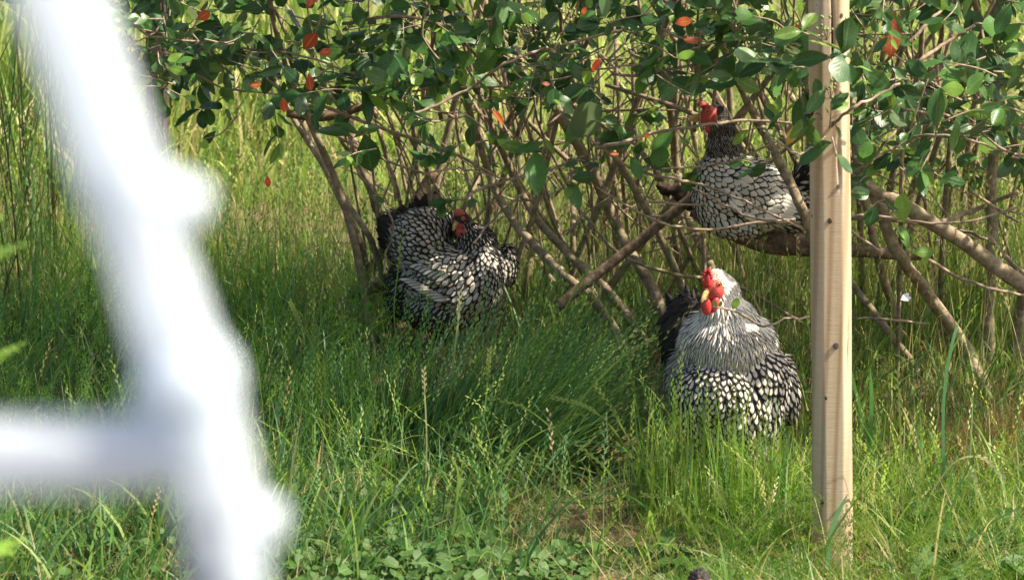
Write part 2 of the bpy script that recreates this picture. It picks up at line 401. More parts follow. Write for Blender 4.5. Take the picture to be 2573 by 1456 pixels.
def right_front():
    g = GB()
    x, y = scatter(10000, 5.7, 7.6, 1, (.25, 1.9)); k = bare(x, y); x, y = x[k], y[k]; n = len(x); c = clumpy(x, y, 4, 2)
    g.blades(on_ground(x, y), RNG.uniform(.07, .30, n)*(.4+.9*c)*low(x, y), RNG.uniform(0, 6.28, n), RNG.uniform(0, .7, n), RNG.uniform(.3, 1.9, n), RNG.uniform(.0025, .0065, n), {'warm': 6, 'dry': 2.2, 'cool': 2}, 4)
    x, y = scatter(900, 5.9, 7.4, 1, (.45, 1.8)); n = len(x)
    g.panicles(on_ground(x, y), RNG.uniform(.15, .32, n), RNG.uniform(0, 6.28, n), RNG.uniform(.1, .5, n), RNG.uniform(.5, 1.4, n), {'warm': 4, 'dry': 1.3, 'meadow': 2})
    # trampled, arching pale blades by the bare patch
    c = G(1500, 1250); n = 240; x = c.x+RNG.normal(0, .3, n); y = c.y+RNG.normal(-.1, .12, n)
    g.blades(on_ground(x, y, 0), RNG.uniform(.12, .3, n), RNG.uniform(0, 6.28, n), RNG.uniform(.7, 1.3, n), RNG.uniform(.1, .7, n), RNG.uniform(.002, .0045, n), {'dry': 2, 'warm': 5, 'cool': 2}, 4)
    n = 70; c = G(1420, 1330); x = c.x+RNG.normal(0, .25, n); y = c.y+RNG.normal(0, .1, n)
    g.spikes(on_ground(x, y, 0), RNG.uniform(.3, .48, n), RNG.choice([.2, 2.9], n)+RNG.normal(0, .3, n), RNG.uniform(.3, .7, n), RNG.uniform(.4, 1.1, n), {'warm': 3, 'cool': 1})
    return g.build('grass', 'sunlit yellow-green tangled grass around the foot of the thick wooden post')
right_front()
def coarse():
    g = GB(); x, y = scatter(1300, 6.2, 8.8); k = bare(x, y) & (low(x, y) == 1) & ~((np.abs(x-ROO.x+.05) < .2) & (y > 6.9) & (y < 7.6)); x, y = x[k], y[k]; n = len(x)
    g.blades(on_ground(x, y), RNG.uniform(.22, .48, n), RNG.normal(.2, 1.5, n), RNG.uniform(0, .4, n), RNG.uniform(.5, 2.0, n), RNG.uniform(.005, .011, n), {'warm': 5, 'cool': 4, 'dry': .4}, 6)
    return g.build('coarse_grass', 'long coarse arching blades rising through the finer grass')
coarse()
def post_foot():
    g = GB()
    for (px, py, n, L0, L1, sx) in ((1985, 1330, 150, .12, .36, .07), (2020, 1410, 90, .06, .2, .04), (2190, 1400, 110, .08, .3, .05), (2230, 1360, 130, .12, .40, .09), (2340, 1340, 120, .1, .42, .1), (1950, 1400, 120, .08, .24, .08), (2480, 1400, 120, .1, .3, .1), (2560, 1330, 120, .15, .4, .1), (1600, 1420, 60, .1, .25, .08)):
        c = G(px, py); x = c.x+RNG.normal(0, sx, n); y = c.y+RNG.normal(0, .06, n); L = RNG.uniform(L0, L1, n); nb = int(n*.7); az = RNG.uniform(0, 6.28, n)
        g.blades(on_ground(x[:nb], y[:nb]), L[:nb], az[:nb], RNG.normal(.15, .2, nb), RNG.uniform(0, 1.3, nb), RNG.uniform(.003, .009, nb), {'warm': 7, 'cool': 2, 'dry': .6}, 4)
        g.spikes(on_ground(x[nb:], y[nb:]), L[nb:]*1.15, az[nb:], RNG.normal(.2, .15, n-nb), RNG.uniform(0, .8, n-nb), {'warm': 5, 'meadow': 2}, 9, .3)
    return g.build('grass_tufts', 'bright loose grass tufts growing up against the foot of the pale post')
post_foot()
def thatch():
    g = GB(); x, y = scatter(7000, 6.0, 10.0); n = len(x)
    g.blades(on_ground(x, y, 0), RNG.uniform(.08, .25, n), RNG.uniform(0, 6.28, n), RNG.uniform(.8, 1.5, n), RNG.uniform(-.4, .3, n), RNG.uniform(.002, .0045, n), {'dry': 5, 'brown': 1.5}, 3)
    return g.build('dry_grass', 'matted dry straw lying between the living grass')
thatch()
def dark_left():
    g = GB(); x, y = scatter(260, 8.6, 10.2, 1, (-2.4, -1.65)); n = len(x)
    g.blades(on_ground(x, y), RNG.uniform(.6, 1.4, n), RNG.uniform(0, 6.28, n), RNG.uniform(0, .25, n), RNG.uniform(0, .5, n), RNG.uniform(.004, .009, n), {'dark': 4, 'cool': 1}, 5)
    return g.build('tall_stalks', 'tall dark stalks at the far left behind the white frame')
dark_left()
def right_back():
    g = GB()
    x, y = scatter(6000, 7.6, 10.2, 1, (.75, 2.4)); n = len(x); c = clumpy(x, y, 3, 3)
    g.blades(on_ground(x, y), RNG.uniform(.15, .5, n)*(.5+.7*c)*np.where(y < 8.7, .45, 1), RNG.uniform(0, 6.28, n), RNG.uniform(0, .25, n), RNG.uniform(0, .6, n), RNG.uniform(.003, .0065, n), {'warm': 4, 'dry': 2.2, 'meadow': 3}, 4)
    x, y = scatter(650, 7.9, 10, 1, (.7, 2.3)); n = len(x)
    g.spikes(on_ground(x, y), RNG.uniform(.4, .7, n), RNG.uniform(0, 6.28, n), RNG.uniform(0, .25, n), RNG.uniform(0, .3, n), {'warm': 2, 'dry': 1.2, 'meadow': 2}, 9, .28, .014, .003)
    c = G(2500, 1230); n = 1500; x = c.x+RNG.normal(0, .13, n); y = c.y+RNG.normal(.1, .12, n)
    g.blades(on_ground(x, y), RNG.uniform(.08, .3, n), RNG.uniform(0, 6.28, n), RNG.uniform(0, .5, n), RNG.uniform(0, 1, n), RNG.uniform(.002, .0035, n), {'brown': 5, 'dry': 1}, 3)
    return g.build('grass', 'tall thin yellow-green stalks among the shrub stems right of the post')
right_back()
def stalks():
    g = GB()
    def strip(pts, wd, D, col, seeds=0, s0=0, s1=.35):
        P = smooth_path([W(x, y, D+.03*i) for i, (x, y) in enumerate(pts)], 6); n = len(P); k = mpp(P[0]); V = []
        for i, p in enumerate(P):
            t = (P[min(i+1, n-1)]-P[max(0, i-1)]).normalized(); sd = t.cross(Vector((.25, 1, .2))).normalized(); w_ = wd*k/2*min(1, .15+i/n*4)
            V += [tuple(p-sd*w_), tuple(p+sd*w_)]
        Q = [(2*i, 2*i+1, 2*i+3, 2*i+2) for i in range(n-1)]
        C = np.tile(np.array([*col, 1.]), (len(V), 1)); g.add(np.array(V), np.array(Q), np.zeros((0, 3), int), C)
        for j in range(seeds):
            u = s0+(s1-s0)*j/seeds; f = u*(n-1); i = int(f); p = P[i].lerp(P[min(i+1, n-1)], f-i); t = (P[i]-P[min(i+1, n-1)]).normalized(); sg = 1 if j % 2 else -1
            sd = t.cross(Vector((0, 1, .2))).normalized()*sg; z = .013
            V = [p, p+t*z*.5+sd*z*.5, p+t*z*1.3+sd*z*.5, p+t*z*.8+sd*z*.1]; g.add(np.array([tuple(v) for v in V]), np.array([[0, 1, 2, 3]]), np.zeros((0, 3), int), np.tile(np.array([col[0]*1.5, col[1]*1.3, col[2]*1.6, 1.]), (4, 1)))
    A = (.16, .24, .06); B = (.09, .22, .06); P_ = (.36, .38, .18); T = (.10, .22, .10)
    for a in (([(1619, 1242), (1690, 1256), (1743, 1323), (1796, 1411), (1820, 1470)], 6, 6.5, A, 16), ([(1393, 998), (1478, 1023), (1545, 1083), (1601, 1182), (1625, 1235)], 4, 6.9, A, 20), ([(1450, 1115), (1524, 1178), (1584, 1260), (1640, 1330)], 5, 6.75, A, 12),
              ([(1500, 970), (1545, 1040), (1590, 1120), (1660, 1230), (1690, 1300)], 4, 6.8, A, 14), ([(1240, 1000), (1330, 1030), (1420, 1120), (1440, 1250)], 4, 6.85, A, 10), ([(1380, 1265), (1470, 1250), (1560, 1215), (1625, 1218)], 7, 6.9, P_, 0), ([(1300, 1290), (1400, 1262), (1520, 1262), (1640, 1215)], 6, 6.85, A, 0),
              ([(1450, 1300), (1520, 1240), (1590, 1250), (1650, 1300)], 6, 6.7, B, 0), ([(1350, 1200), (1420, 1120), (1500, 1110), (1600, 1140)], 6, 6.95, T, 0),
              ([(2115, 861), (2141, 949), (2181, 1102), (2189, 1190)], 9, 7.0, B, 0), ([(2187, 925), (2190, 1002), (2189, 1102), (2189, 1222)], 10, 7.0, B, 0), ([(2058, 1089), (2085, 1125), (2124, 1177), (2140, 1230)], 8, 6.6, B, 0), ([(2431, 1155), (2453, 1212), (2470, 1326), (2472, 1380)], 12, 6.7, P_, 0), ([(2412, 800), (2396, 850), (2378, 940), (2370, 1050), (2372, 1200)], 8, 6.6, T, 0),
              ([(2255, 930), (2262, 1060), (2266, 1200), (2277, 1430)], 4, 6.5, A, 14), ([(2060, 840), (2100, 930), (2130, 1060), (2140, 1200)], 4, 6.6, A, 0), ([(2130, 1240), (2100, 1300), (2085, 1360), (2080, 1430)], 11, 6.3, T, 0), ([(2235, 1150), (2200, 1180), (2150, 1240), (2120, 1320)], 6, 6.5, A, 0), ([(2520, 1200), (2470, 1150), (2400, 1160), (2330, 1260), (2300, 1400)], 5, 6.6, P_, 12), ([(2573, 1180), (2500, 1140), (2440, 1180), (2400, 1330)], 4, 6.6, A, 12),
              ([(560, 1030), (620, 1080), (700, 1180), (760, 1280), (800, 1400)], 5, 6.6, A, 16), ([(1060, 1130), (1050, 1200), (1065, 1290), (1075, 1330)], 9, 6.6, B, 0), ([(1065, 930), (1068, 1000), (1072, 1100), (1070, 1220)], 4, 7.0, P_, 10), ([(1230, 880), (1225, 960), (1215, 1060), (1200, 1200)], 4, 7.1, A, 14), ([(1500, 640), (1440, 740), (1380, 850), (1300, 1000)], 4, 7.3, A, 16), ([(1640, 850), (1560, 900), (1480, 980), (1380, 1100)], 4, 7.1, A, 14),
              ([(1155, 735), (1152, 800), (1140, 900), (1130, 1010)], 5, 7.4, P_, 8), ([(1010, 590), (1000, 680), (990, 780), (1000, 900)], 3, 7.8, A, 10), ([(730, 760), (760, 820), (800, 900), (830, 1000)], 4, 7.4, A, 14), ([(1130, 1140), (1150, 1180), (1150, 1240), (1140, 1330), (1135, 1450)], 6, 6.4, A, 0)):
        strip(*a)
    return g.build('grass_stalks', 'long arching seed stalks and broad blades standing out from the grass')
stalks()
def under_hedge():
    g = GB()
    x, y = scatter(8000, 8.6, 10.6); k = bare(x, y); x, y = x[k], y[k]; n = len(x)
    g.blades(on_ground(x, y), RNG.uniform(.1, .3, n), RNG.uniform(0, 6.28, n), RNG.uniform(0, .4, n), RNG.uniform(0, 1.2, n), RNG.uniform(.003, .006, n), {'cool': 2, 'warm': 5, 'meadow': 2, 'dry': 1}, 3)
    x, y = scatter(1500, 8.7, 10.6); n = len(x)
    g.spikes(on_ground(x, y), RNG.uniform(.35, .65, n), RNG.uniform(0, 6.28, n), RNG.uniform(0, .3, n), RNG.uniform(0, .4, n), {'cool': 1, 'warm': 3, 'dry': 1}, 7, .25, .015, .003)
    x, y = scatter(1100, 8.3, 9.6, 1, (-2.3, -.75)); n = len(x)
    g.blades(on_ground(x, y), RNG.uniform(.2, .45, n), RNG.uniform(0, 6.28, n), RNG.uniform(0, .25, n), RNG.uniform(0, .8, n), RNG.uniform(.003, .007, n), {'cool': 2, 'warm': 4}, 4)
    return g.build('grass', 'thin grass growing under the hedge around the shrub stems')
under_hedge()
def meadow():
    g = GB()
    x, y = scatter(26000, 10.4, 19, 1.0); n = len(x); x = x*1.15; c = clumpy(x, y, 1.5, 5)
    g.blades(on_ground(x, y), RNG.uniform(.2, .6, n)*(.4+.8*c), RNG.uniform(0, 6.28, n), RNG.uniform(0, .8, n), RNG.uniform(0, 1.6, n), RNG.uniform(.008, .022, n), {'meadow': 5, 'dry': .6, 'warm': 4}, 3)
    x, y = scatter(1500, 10.9, 12.8, 1.0, (-3, -.8)); n = len(x)     # broad reedy blades, left
    g.blades(on_ground(x, y), RNG.uniform(.6, 1.1, n), RNG.normal(.5, 1.4, n), RNG.uniform(0, .35, n), RNG.uniform(0, 1.0, n), RNG.uniform(.010, .022, n), {'meadow': 4, 'dry': 1, 'warm': 4}, 4)
    return g.build('meadow_grass', 'bright sunlit yellow-green meadow grass behind the hedge')
meadow()
# ---- ground cover
def cover():
    b = Batch(); segs = 9
    def leaf(p, r, nrm, yaw):
        nrm = nrm.normalized(); s = nrm.cross(Vector((math.cos(yaw), math.sin(yaw), 0))).normalized(); d = s.cross(nrm)
        V = [p]; uv = [(0, .5)]
        for k in range(segs):
            a = 2*math.pi*k/segs; rr = r*(1+.16*(1 if k % 2 else -1)*.5)*(1.0 if abs(a-math.pi) > .4 else .72)*(1+.25*math.cos(a))
            V.append(p + d*math.cos(a)*rr + s*math.sin(a)*rr*.85 + nrm*(r*.22*abs(math.sin(a)) + random.uniform(-.08, .08)*r)); uv.append((math.sin(a), .5+.5*math.cos(a)))
        b.add([tuple(v) for v in V], None, [(0, 1+k, 1+(k+1) % segs) for k in range(segs)], 0, np.array(uv))
    def patch(n, x0, x1, y0, y1, h=.06, r0=.009, r1=.024):
        for _ in range(n):
            px = random.uniform(x0, x1); py = random.uniform(y0, y1); p = G(px, py)
            p.z += random.random()**.7*h
            leaf(p, random.uniform(r0, r1), Vector((random.gauss(0, .5), random.gauss(-.35, .5), 1)), random.uniform(0, 6.28))
    patch(1400, 640, 1270, 1290, 1640, .10)
    patch(300, 800, 1200, 1220, 1330, .06)
    patch(300, 1270, 1500, 1420, 1600, .06)
    patch(350, -100, 640, 1250, 1600, .10)
    patch(150, 1650, 2000, 1400, 1600, .07, .02, .035)
    patch(90, 2300, 2600, 1340, 1600, .12, .02, .04)
    o = link('ground_cover', b.mesh('ground_cover', [M_COVER])); o['kind'] = 'stuff'
    o['label'] = 'patch of round toothed green leaves along the bottom edge'; o['category'] = 'ground cover'
cover()

# ------------------------------------------------------------------ posts
def wood_mat(name, pale, dark, knot=(.10, .07, .05)):
    m, n, b = mat_new(name, .8, .25)
    v = coord(n, 'Object', (9, 9, .55)); f = noise(n, 3.0, 5, v, .55)
    wv = n.nodes.new('ShaderNodeTexWave'); wv.wave_type = 'BANDS'; wv.bands_direction = 'X'; wv.inputs['Scale'].default_value = .9
    wv.inputs['Distortion'].default_value = 7; wv.inputs['Detail'].default_value = 3; wv.inputs['Detail Scale'].default_value = .8
    n.links.new(v, wv.inputs['Vector'])
    c = ramp(n, wv.outputs['Fac'], [(.02, dark), (.25, tuple((a+d)/2 for a, d in zip(pale, dark))), (.6, pale)])
    c2 = ramp(n, f, [(.32, (.40, .25, .11)), (.5, (.55, .43, .29)), (.7, (.58, .52, .43))])
    mx = nd(n, 'ShaderNodeMix', data_type='RGBA'); mx.inputs[0].default_value = .4
    n.links.new(c, mx.inputs[6]); n.links.new(c2, mx.inputs[7])
    fs = noise(n, 7, 3, coord(n, 'Object', (3, 3, 55)), .6)   # saw marks
    m3 = nd(n, 'ShaderNodeMix', data_type='RGBA', blend_type='MULTIPLY'); m3.inputs[0].default_value = .45
    n.links.new(mx.outputs[2], m3.inputs[6]); n.links.new(ramp(n, fs, [(.35, (.72, .72, .72)), (.6, (1, 1, 1))]), m3.inputs[7])
    gr = nd(n, 'ShaderNodeAttribute', attribute_name='gr').outputs['Fac']; m4 = nd(n, 'ShaderNodeMix', data_type='RGBA'); m4.inputs[7].default_value = (.035, .022, .015, 1)
    rg = nd(n, 'ShaderNodeMapRange'); rg.inputs[1].default_value = .25; rg.inputs[2].default_value = .6; n.links.new(gr, rg.inputs[0]); n.links.new(rg.outputs[0], m4.inputs[0]); n.links.new(m3.outputs[2], m4.inputs[6])
    n.links.new(m4.outputs[2], b.inputs[0]); bump(n, b, fs, .35, .002); return m
M_WOOD = wood_mat('post_wood', (.56, .44, .28), (.30, .19, .10))
M_WOOD2 = bark_mat('old_post_wood', (.03, .022, .016), (.07, .052, .038), (.13, .10, .075))
M_KNOT = simple('knot_wood', (.05, .035, .03), (.14, .10, .08), 120, .8)
def post(base, x_top, radius, height, mat, label, crack, knots, seed):
    o = thing('wooden_post', label, 'post', base)
    rows, sd = 150, 110; lean = (x_top[0]-base.x)/max(.1, x_top[1]-base.z)
    V = []; gr = []
    rr = random.Random(seed)
    for i in range(rows+1):
        z = height*i/rows
        for k in range(sd):
            a = 2*math.pi*k/sd
            r = radius*(1+.02*math.sin(z*3+a)+.012*math.sin(z*9+2*a))*(1.0 - .02*z)
            # slightly flattened front face
            r = min(r, radius*.88/max(.001, abs(math.cos(a+math.pi/2)))) if abs(math.cos(a+math.pi/2)) > .8 else r
            gv = 0
            for (a0, a1, z0, z1, wid, dep) in crack:
                if z0 < z < z1:
                    ac = a0+(a1-a0)*(z-z0)/(z1-z0) + .03*math.sin(z*17); d = (a-ac+math.pi) % (2*math.pi)-math.pi
                    if abs(d) < wid: gk = (1-abs(d)/wid)*min(1, (z-z0)*8, (z1-z)*8); r -= dep*gk; gv = max(gv, gk)
            V.append((lean*z + r*math.cos(a), r*math.sin(a), z)); gr.append(gv)
    F = [(i*sd+k, i*sd+(k+1) % sd, (i+1)*sd+(k+1) % sd, (i+1)*sd+k) for i in range(rows) for k in range(sd)]
    n0 = len(V); V.append((0, 0, 0)); V.append((lean*height, 0, height+.004))
    T = [(n0+1, rows*sd+k, rows*sd+(k+1) % sd) for k in range(sd)]
    link('shaft', mesh_np('shaft', V, F, T, [mat], None, True, {'gr': np.array(gr+[0, 0])}), o)
    for (a, z, s) in knots:
        p = Vector((lean*z+radius*.955*math.cos(a), radius*.955*math.sin(a), z))
        bm = ellipsoid(p, (s, s, s*1.25), None, 14, 8); bm2 = bmesh.new()
        for v in bm.verts:      # flatten against the face
            q = Vector((v.co.x-lean*v.co.z, v.co.y, 0)); L = q.length
            lim = radius*.955+.0015
            if L > lim: v.co.x = lean*v.co.z+q.x/L*lim; v.co.y = q.y/L*lim
        bm2.free(); bm_obj('knot', bm, o, M_KNOT)
    return o
pb = G(2093, 1426); pt = W(2083, 0, pb.y)
front = -math.pi/2
pz = lambda y: W(2090, y, pb.y-.05).z-pb.z+.05
pa = lambda x, y: front+math.asin(max(-.95, min(.95, (x-(2083+10*y/1426.))/52)))
post(pb - Vector((0, 0, .05)), (pt.x, pt.z), .0535, 2.0, M_WOOD, 'thick pale wooden post with dark knots and a long crack, right of the rooster',
     [(pa(2108, 470), pa(2100, 340), pz(485), pz(335), .09, .024), (pa(2094, 340), pa(2082, 0), pz(240), pz(-60), .09, .024), (pa(2128, 1000), pa(2130, 430), pz(1000), pz(700), .06, .006)],
     [(pa(x, y), pz(y), k) for x, y, k in ((2103, 469, .0048), (2080, 554, .0062), (2032, 548, .004), (2057, 246, .0045), (2110, 40, .005), (2045, 15, .006), (2122, 715, .005), (2097, 868, .0075), (2060, 1265, .007), (2070, 1000, .004))], 1)
p2 = W(388, 430, 10.4); p2.z = float(zg(p2.x, p2.y))-.05
post(p2, (W(396, 0, 10.4).x, W(396, 0, 10.4).z), .048, 1.9, M_WOOD2, 'dark weathered wooden post behind the white frame at the left end of the hedge',
     [(front+.6, front+.5, .3, 1.7, .1, .012)], [], 2)

# ------------------------------------------------------------------ hedge shrubs
def leaf_mesh(name, mat, Wd=.42, cup=.12, curl=.12, seg=7):
    """unit-length leaf along +Y, normal +Z"""
    V = []; uv = []; 
    for i in range(seg+1):
        t = i/seg; hw = Wd*.5*(math.sin(math.pi*min(1, t**1.18))**.8 if 0 < t < 1 else 0)
        z = -curl*t*t + .03*math.sin(t*7)
        for u in (-1, -.5, 0, .5, 1): V.append((u*hw, t, z + cup*abs(u)*hw*1.2 - .1*hw*u*u*random.uniform(.5, 2))); uv.append((u, t))
    Q = [(i*5+k, i*5+k+1, (i+1)*5+k+1, (i+1)*5+k) for i in range(seg) for k in range(4)]
    return np.array(V), np.array(Q), np.array(uv), mat
LV = []          # (mesh, V, Q, uv, mat index)
for mi, m in enumerate(M_LEAF):
    for (wd, cup, curl) in ((.52, .18, .18), (.44, .45, .3), (.6, .06, .08)):
        V, Q, uv, _ = leaf_mesh('leaf', m, wd, cup, curl)
        LV.append((mesh_np('leaf', V, Q, None, [m], None, True, None, uv), V, Q, uv, mi))
def leaf_mat4(p, d, nrm, L):
    d = d.normalized(); s = d.cross(nrm); s = s.normalized() if s.length > 1e-3 else Vector((1, 0, 0)); n = s.cross(d); s = s*random.uniform(.78, 1.18)
    return Matrix(((s.x*L, d.x*L, n.x*L, p.x), (s.y*L, d.y*L, n.y*L, p.y), (s.z*L, d.z*L, n.z*L, p.z), (0, 0, 0, 1)))
def px_of(p):
    r = p - Vector((0, 0, CAM_H)); z = r.y*ct - r.z*st; 
    if z < .1: return (-9999, -9999)
    return (1286.5 + FPX*r.x/z, 728 - FPX*(r.y*st + r.z*ct)/z)
SHRUB_X = [(-9999, 1010), (1010, 1900), (1900, 99999)]
SH = [thing('hedge_shrub', l, 'shrub', b, 'shrubs in the hedge') for l, b in (
    ('broadleaf hedge shrub at the left with dark shaded foliage reaching the dark post', Vector((-.95, 8.9, float(zg(-.95, 8.9))))),
    ('hedge shrub in the middle with crossing bare stems right of the ground hen', Vector((.15, 8.9, float(zg(.15, 8.9))))),
    ('broadleaf hedge shrub around the thick pale post with green berries and the reddest leaf', Vector((1.3, 8.7, float(zg(1.3, 8.7))))))]
def which(x): return 0 if x < 1010 else (1 if x < 1900 else 2)
leaves = [[], [], []]; twigs = [Batch(), Batch(), Batch()]; berr = []
def add_leaf(p, d, nrm, L, mi, force=None):
    nrm = nrm+Vector((random.gauss(0, .15), random.gauss(0, .15), random.gauss(0, .15)))
    px = px_of(p); si = which(px[0]) if force is None else force
    tp = px_of(p+d.normalized()*L*.6)
    for bx in ((1725, 1850, 245, 350), (1120, 1195, 520, 600), (1770, 1900, 430, 520)):
        if any(bx[0] < q_[0] < bx[1] and bx[2] < q_[1] < bx[3] for q_ in (px, tp)): return
    vi = mi*3+random.randrange(3)
    leaves[si].append((p.copy(), d.copy(), nrm.copy(), L, vi, px))
def sprig(p, d, n=7, L=.075, ml=None, length=.16, face=.5, young=.12, tw=True):
    """a twig end with alternate leaves and a rosette at the tip"""
    d = d.normalized(); si = which(px_of(p)[0])
    end = p + d*length; pts = [p, p+d*length*.5+Vector((random.gauss(0, .008), random.gauss(0, .008), random.gauss(0, .008))), end]
    if tw:
        V, F, T = tube_arr(smooth_path(pts, 3), [.0028, .0014], 4, 0); twigs[si].add(V, F, T)
    for i in range(n):
        t = .25+.75*min(1, i/(n*.62)); base = p.lerp(end, min(1, t))
        rv = Vector((random.gauss(0, 1), random.gauss(0, 1), random.gauss(0, .75)))
        dd = (d*.55 + rv.normalized()*.95); dd.z -= .12
        nn = Vector((random.gauss(.1, .5), random.gauss(-face, .5), random.gauss(.75, .35)))
        tip = i > n*.6
        m = ml if ml is not None else (2 if random.random() < (young*2.5 if tip else young*.35) else (1 if random.random() < .45 else 0))
        add_leaf(base, dd, nn, L*random.uniform(.6, 1.25)*(.8 if m == 2 else 1), m)
# foliage region: lower limit of the leaves by photo x
LIM = [(-400, 200), (250, 60), (330, 135), (520, 190), (620, 240), (760, 245), (900, 285), (1000, 240), (1150, 190), (1250, 180), (1400, 170), (1560, 200), (1650, 180), (1760, 140), (1850, 140), (1930, 170), (2000, 230), (2100, 270), (2200, 330), (2330, 370), (2480, 400), (2700, 420)]
lx = [a for a, b in LIM]; ly = [b for a, b in LIM]
nS = 0
while nS < 350:
    px = random.uniform(250, 2680); lim = float(np.interp(px, lx, ly)); py = random.uniform(-70, 1)*1.0 if random.random() < .18 else lim*random.random()**.8
    hole = .5+.5*math.sin(px*.013+py*.02)*math.sin(py*.027-px*.008+2)
    if hole < .45 and py > 20 and random.random() < .85: continue
    if 2030 < px < 2140 and random.random() < .5: continue
    D = random.uniform(7.35, 8.9)
    if px > 1950 and random.random() < .35: D = random.uniform(6.75, 7.4)
    p = W(px, py, D); sprig(p, Vector((random.gauss(0, 1), random.gauss(-.4, .7), random.gauss(-.1, .5))), random.randint(3, 8), random.uniform(.056, .092)); nS += 1
for (x0, x1, y0, y1, k) in ((2140, 2620, 180, 470, 34), (900, 1650, 200, 420, 26), (1640, 1780, 180, 400, 5), (330, 900, 120, 300, 12)):
    for _ in range(k):
        sprig(W(random.uniform(x0, x1), y0+(y1-y0)*random.random()**1.4, random.uniform(7.3, 9.0)), Vector((random.gauss(0, 1), random.gauss(-.2, .6), random.gauss(.1, .5))), random.randint(3, 6), random.uniform(.045, .075), None, .12, .6, .3)
# leaves above the frame (they cast the shade below): crown of each shrub
for _ in range(2300):
    x = random.uniform(-1.9, 3.8); y = random.gauss(7.95, .6); z = random.uniform(1.52, 2.35)-.25*abs(y-8.1)
    if px_of(Vector((x, y, z)))[1] > -60 or math.sin(x*5.1+y*2)+math.sin(y*6.3-x*3.2+z*4) < -.35: continue
    p = Vector((x, y, z))
    for k in range(4):
        add_leaf(p+Vector((random.gauss(0, .04), random.gauss(0, .04), random.gauss(0, .04))), Vector((random.gauss(0, 1), random.gauss(0, 1), random.gauss(0, .4))), Vector((random.gauss(0, .5), random.gauss(0, .5), 1)), random.uniform(.08, .115), random.choice((0, 1)))
PF = PBASE.y-.13
# hand-placed sprigs (photo x, y, D, direction, leaves, leaf length)
for (px, py, D, d, n, L) in (
    (925, 235, 7.5, (-.3, -.2, .2), 7, .10), (960, 240, 7.5, (.5, -.2, .4), 7, .10), (925, 330, 7.5, (-.8, -.2, -.3), 4, .11), (1000, 215, 7.5, (.5, 0, .5), 5, .09),
    (900, 195, 7.5, (-.7, -.1, .1), 4, .10), (850, 215, 7.5, (-.4, 0, -.3), 4, .06),
    (1110, 410, 7.6, (-.5, -.2, .3), 7, .075), (1130, 385, 7.6, (.4, -.2, .4), 4, .07), (1150, 165, 7.5, (-.2, -.2, .7), 6, .09), (1190, 120, 7.5, (.3, -.2, .6), 5, .08),
    (1370, 385, 7.5, (-.6, -.2, .1), 4, .13), (1410, 380, 7.5, (.3, -.2, .8), 3, .14), (1370, 385, 7.5, (-.1, -.2, .8), 3, .09), (1435, 430, 7.5, (0, -.2, -.2), 5, .07),
    (1590, 400, 7.5, (-.3, -.2, .5), 5, .10), (1600, 410, 7.5, (.5, -.2, .3), 6, .08), (1500, 300, 7.6, (.1, 0, .3), 4, .07), (1560, 300, 7.5, (-.4, 0, -.5), 3, .11),
    (1500, 230, 7.6, (-.3, -.2, .2), 5, .11), (1720, 370, 7.7, (.3, -.2, .4), 6, .075), (1740, 400, 7.7, (.1, -.1, -.3), 4, .07),
    (1925, 330, 7.3, (-.6, -.2, .1), 3, .10), (1940, 320, 7.3, (.2, -.3, .6), 4, .09), (1935, 380, 7.3, (-.2, -.2, -.7), 3, .075), (1850, 402, 7.4, (.6, -.2, -.1), 2, .08), (1880, 200, 7.3, (-.5, -.3, .1), 5, .10), (1990, 200, 7.0, (.3, -.2, .2), 5, .10),
    (2085, 320, PF, (0, -.1, .3), 6, .075), (2090, 345, PF, (.2, -.1, -.8), 2, .085), (2065, 300, PF, (-.9, -.1, .3), 2, .09),
    (2070, 150, PF, (.3, -.1, .1), 7, .10), (2060, 90, PF, (-.4, -.1, .1), 5, .09), (2105, 150, PF, (.5, -.1, -.2), 4, .09), (2075, 215, PF, (-.2, 0, -.5), 4, .065), (2030, 170, PF, (-.5, 0, 0), 5, .09),
    (2210, 370, 7.3, (-.4, -.2, .3), 6, .08), (2180, 440, 7.3, (-.2, -.2, -.2), 6, .075), (2260, 420, 7.4, (.6, -.1, .1), 4, .09), (2330, 300, 7.3, (-.1, 0, .4), 5, .08),
    (2400, 305, 7.2, (-.4, -.2, .3), 4, .10), (2450, 320, 7.2, (.1, -.2, .4), 4, .085), (2520, 330, 7.2, (.2, -.1, .2), 6, .08), (2500, 140, 7.3, (0, -.2, .3), 7, .10), (2440, 200, 7.3, (-.2, -.1, .2), 7, .10),
    (2225, 500, 7.25, (-.3, 0, -.2), 3, .06), (2120, 520, 6.9, (.1, 0, .2), 3, .06), (1100, 510, 8.1, (.2, -.2, .1), 5, .06), (1140, 505, 8.1, (.8, -.1, .1), 3, .055), (975, 515, 8.1, (-.2, 0, .2), 1, .04)):
    sprig(W(px, py, D), Vector(d), n, L, None, .05, .75, .25)
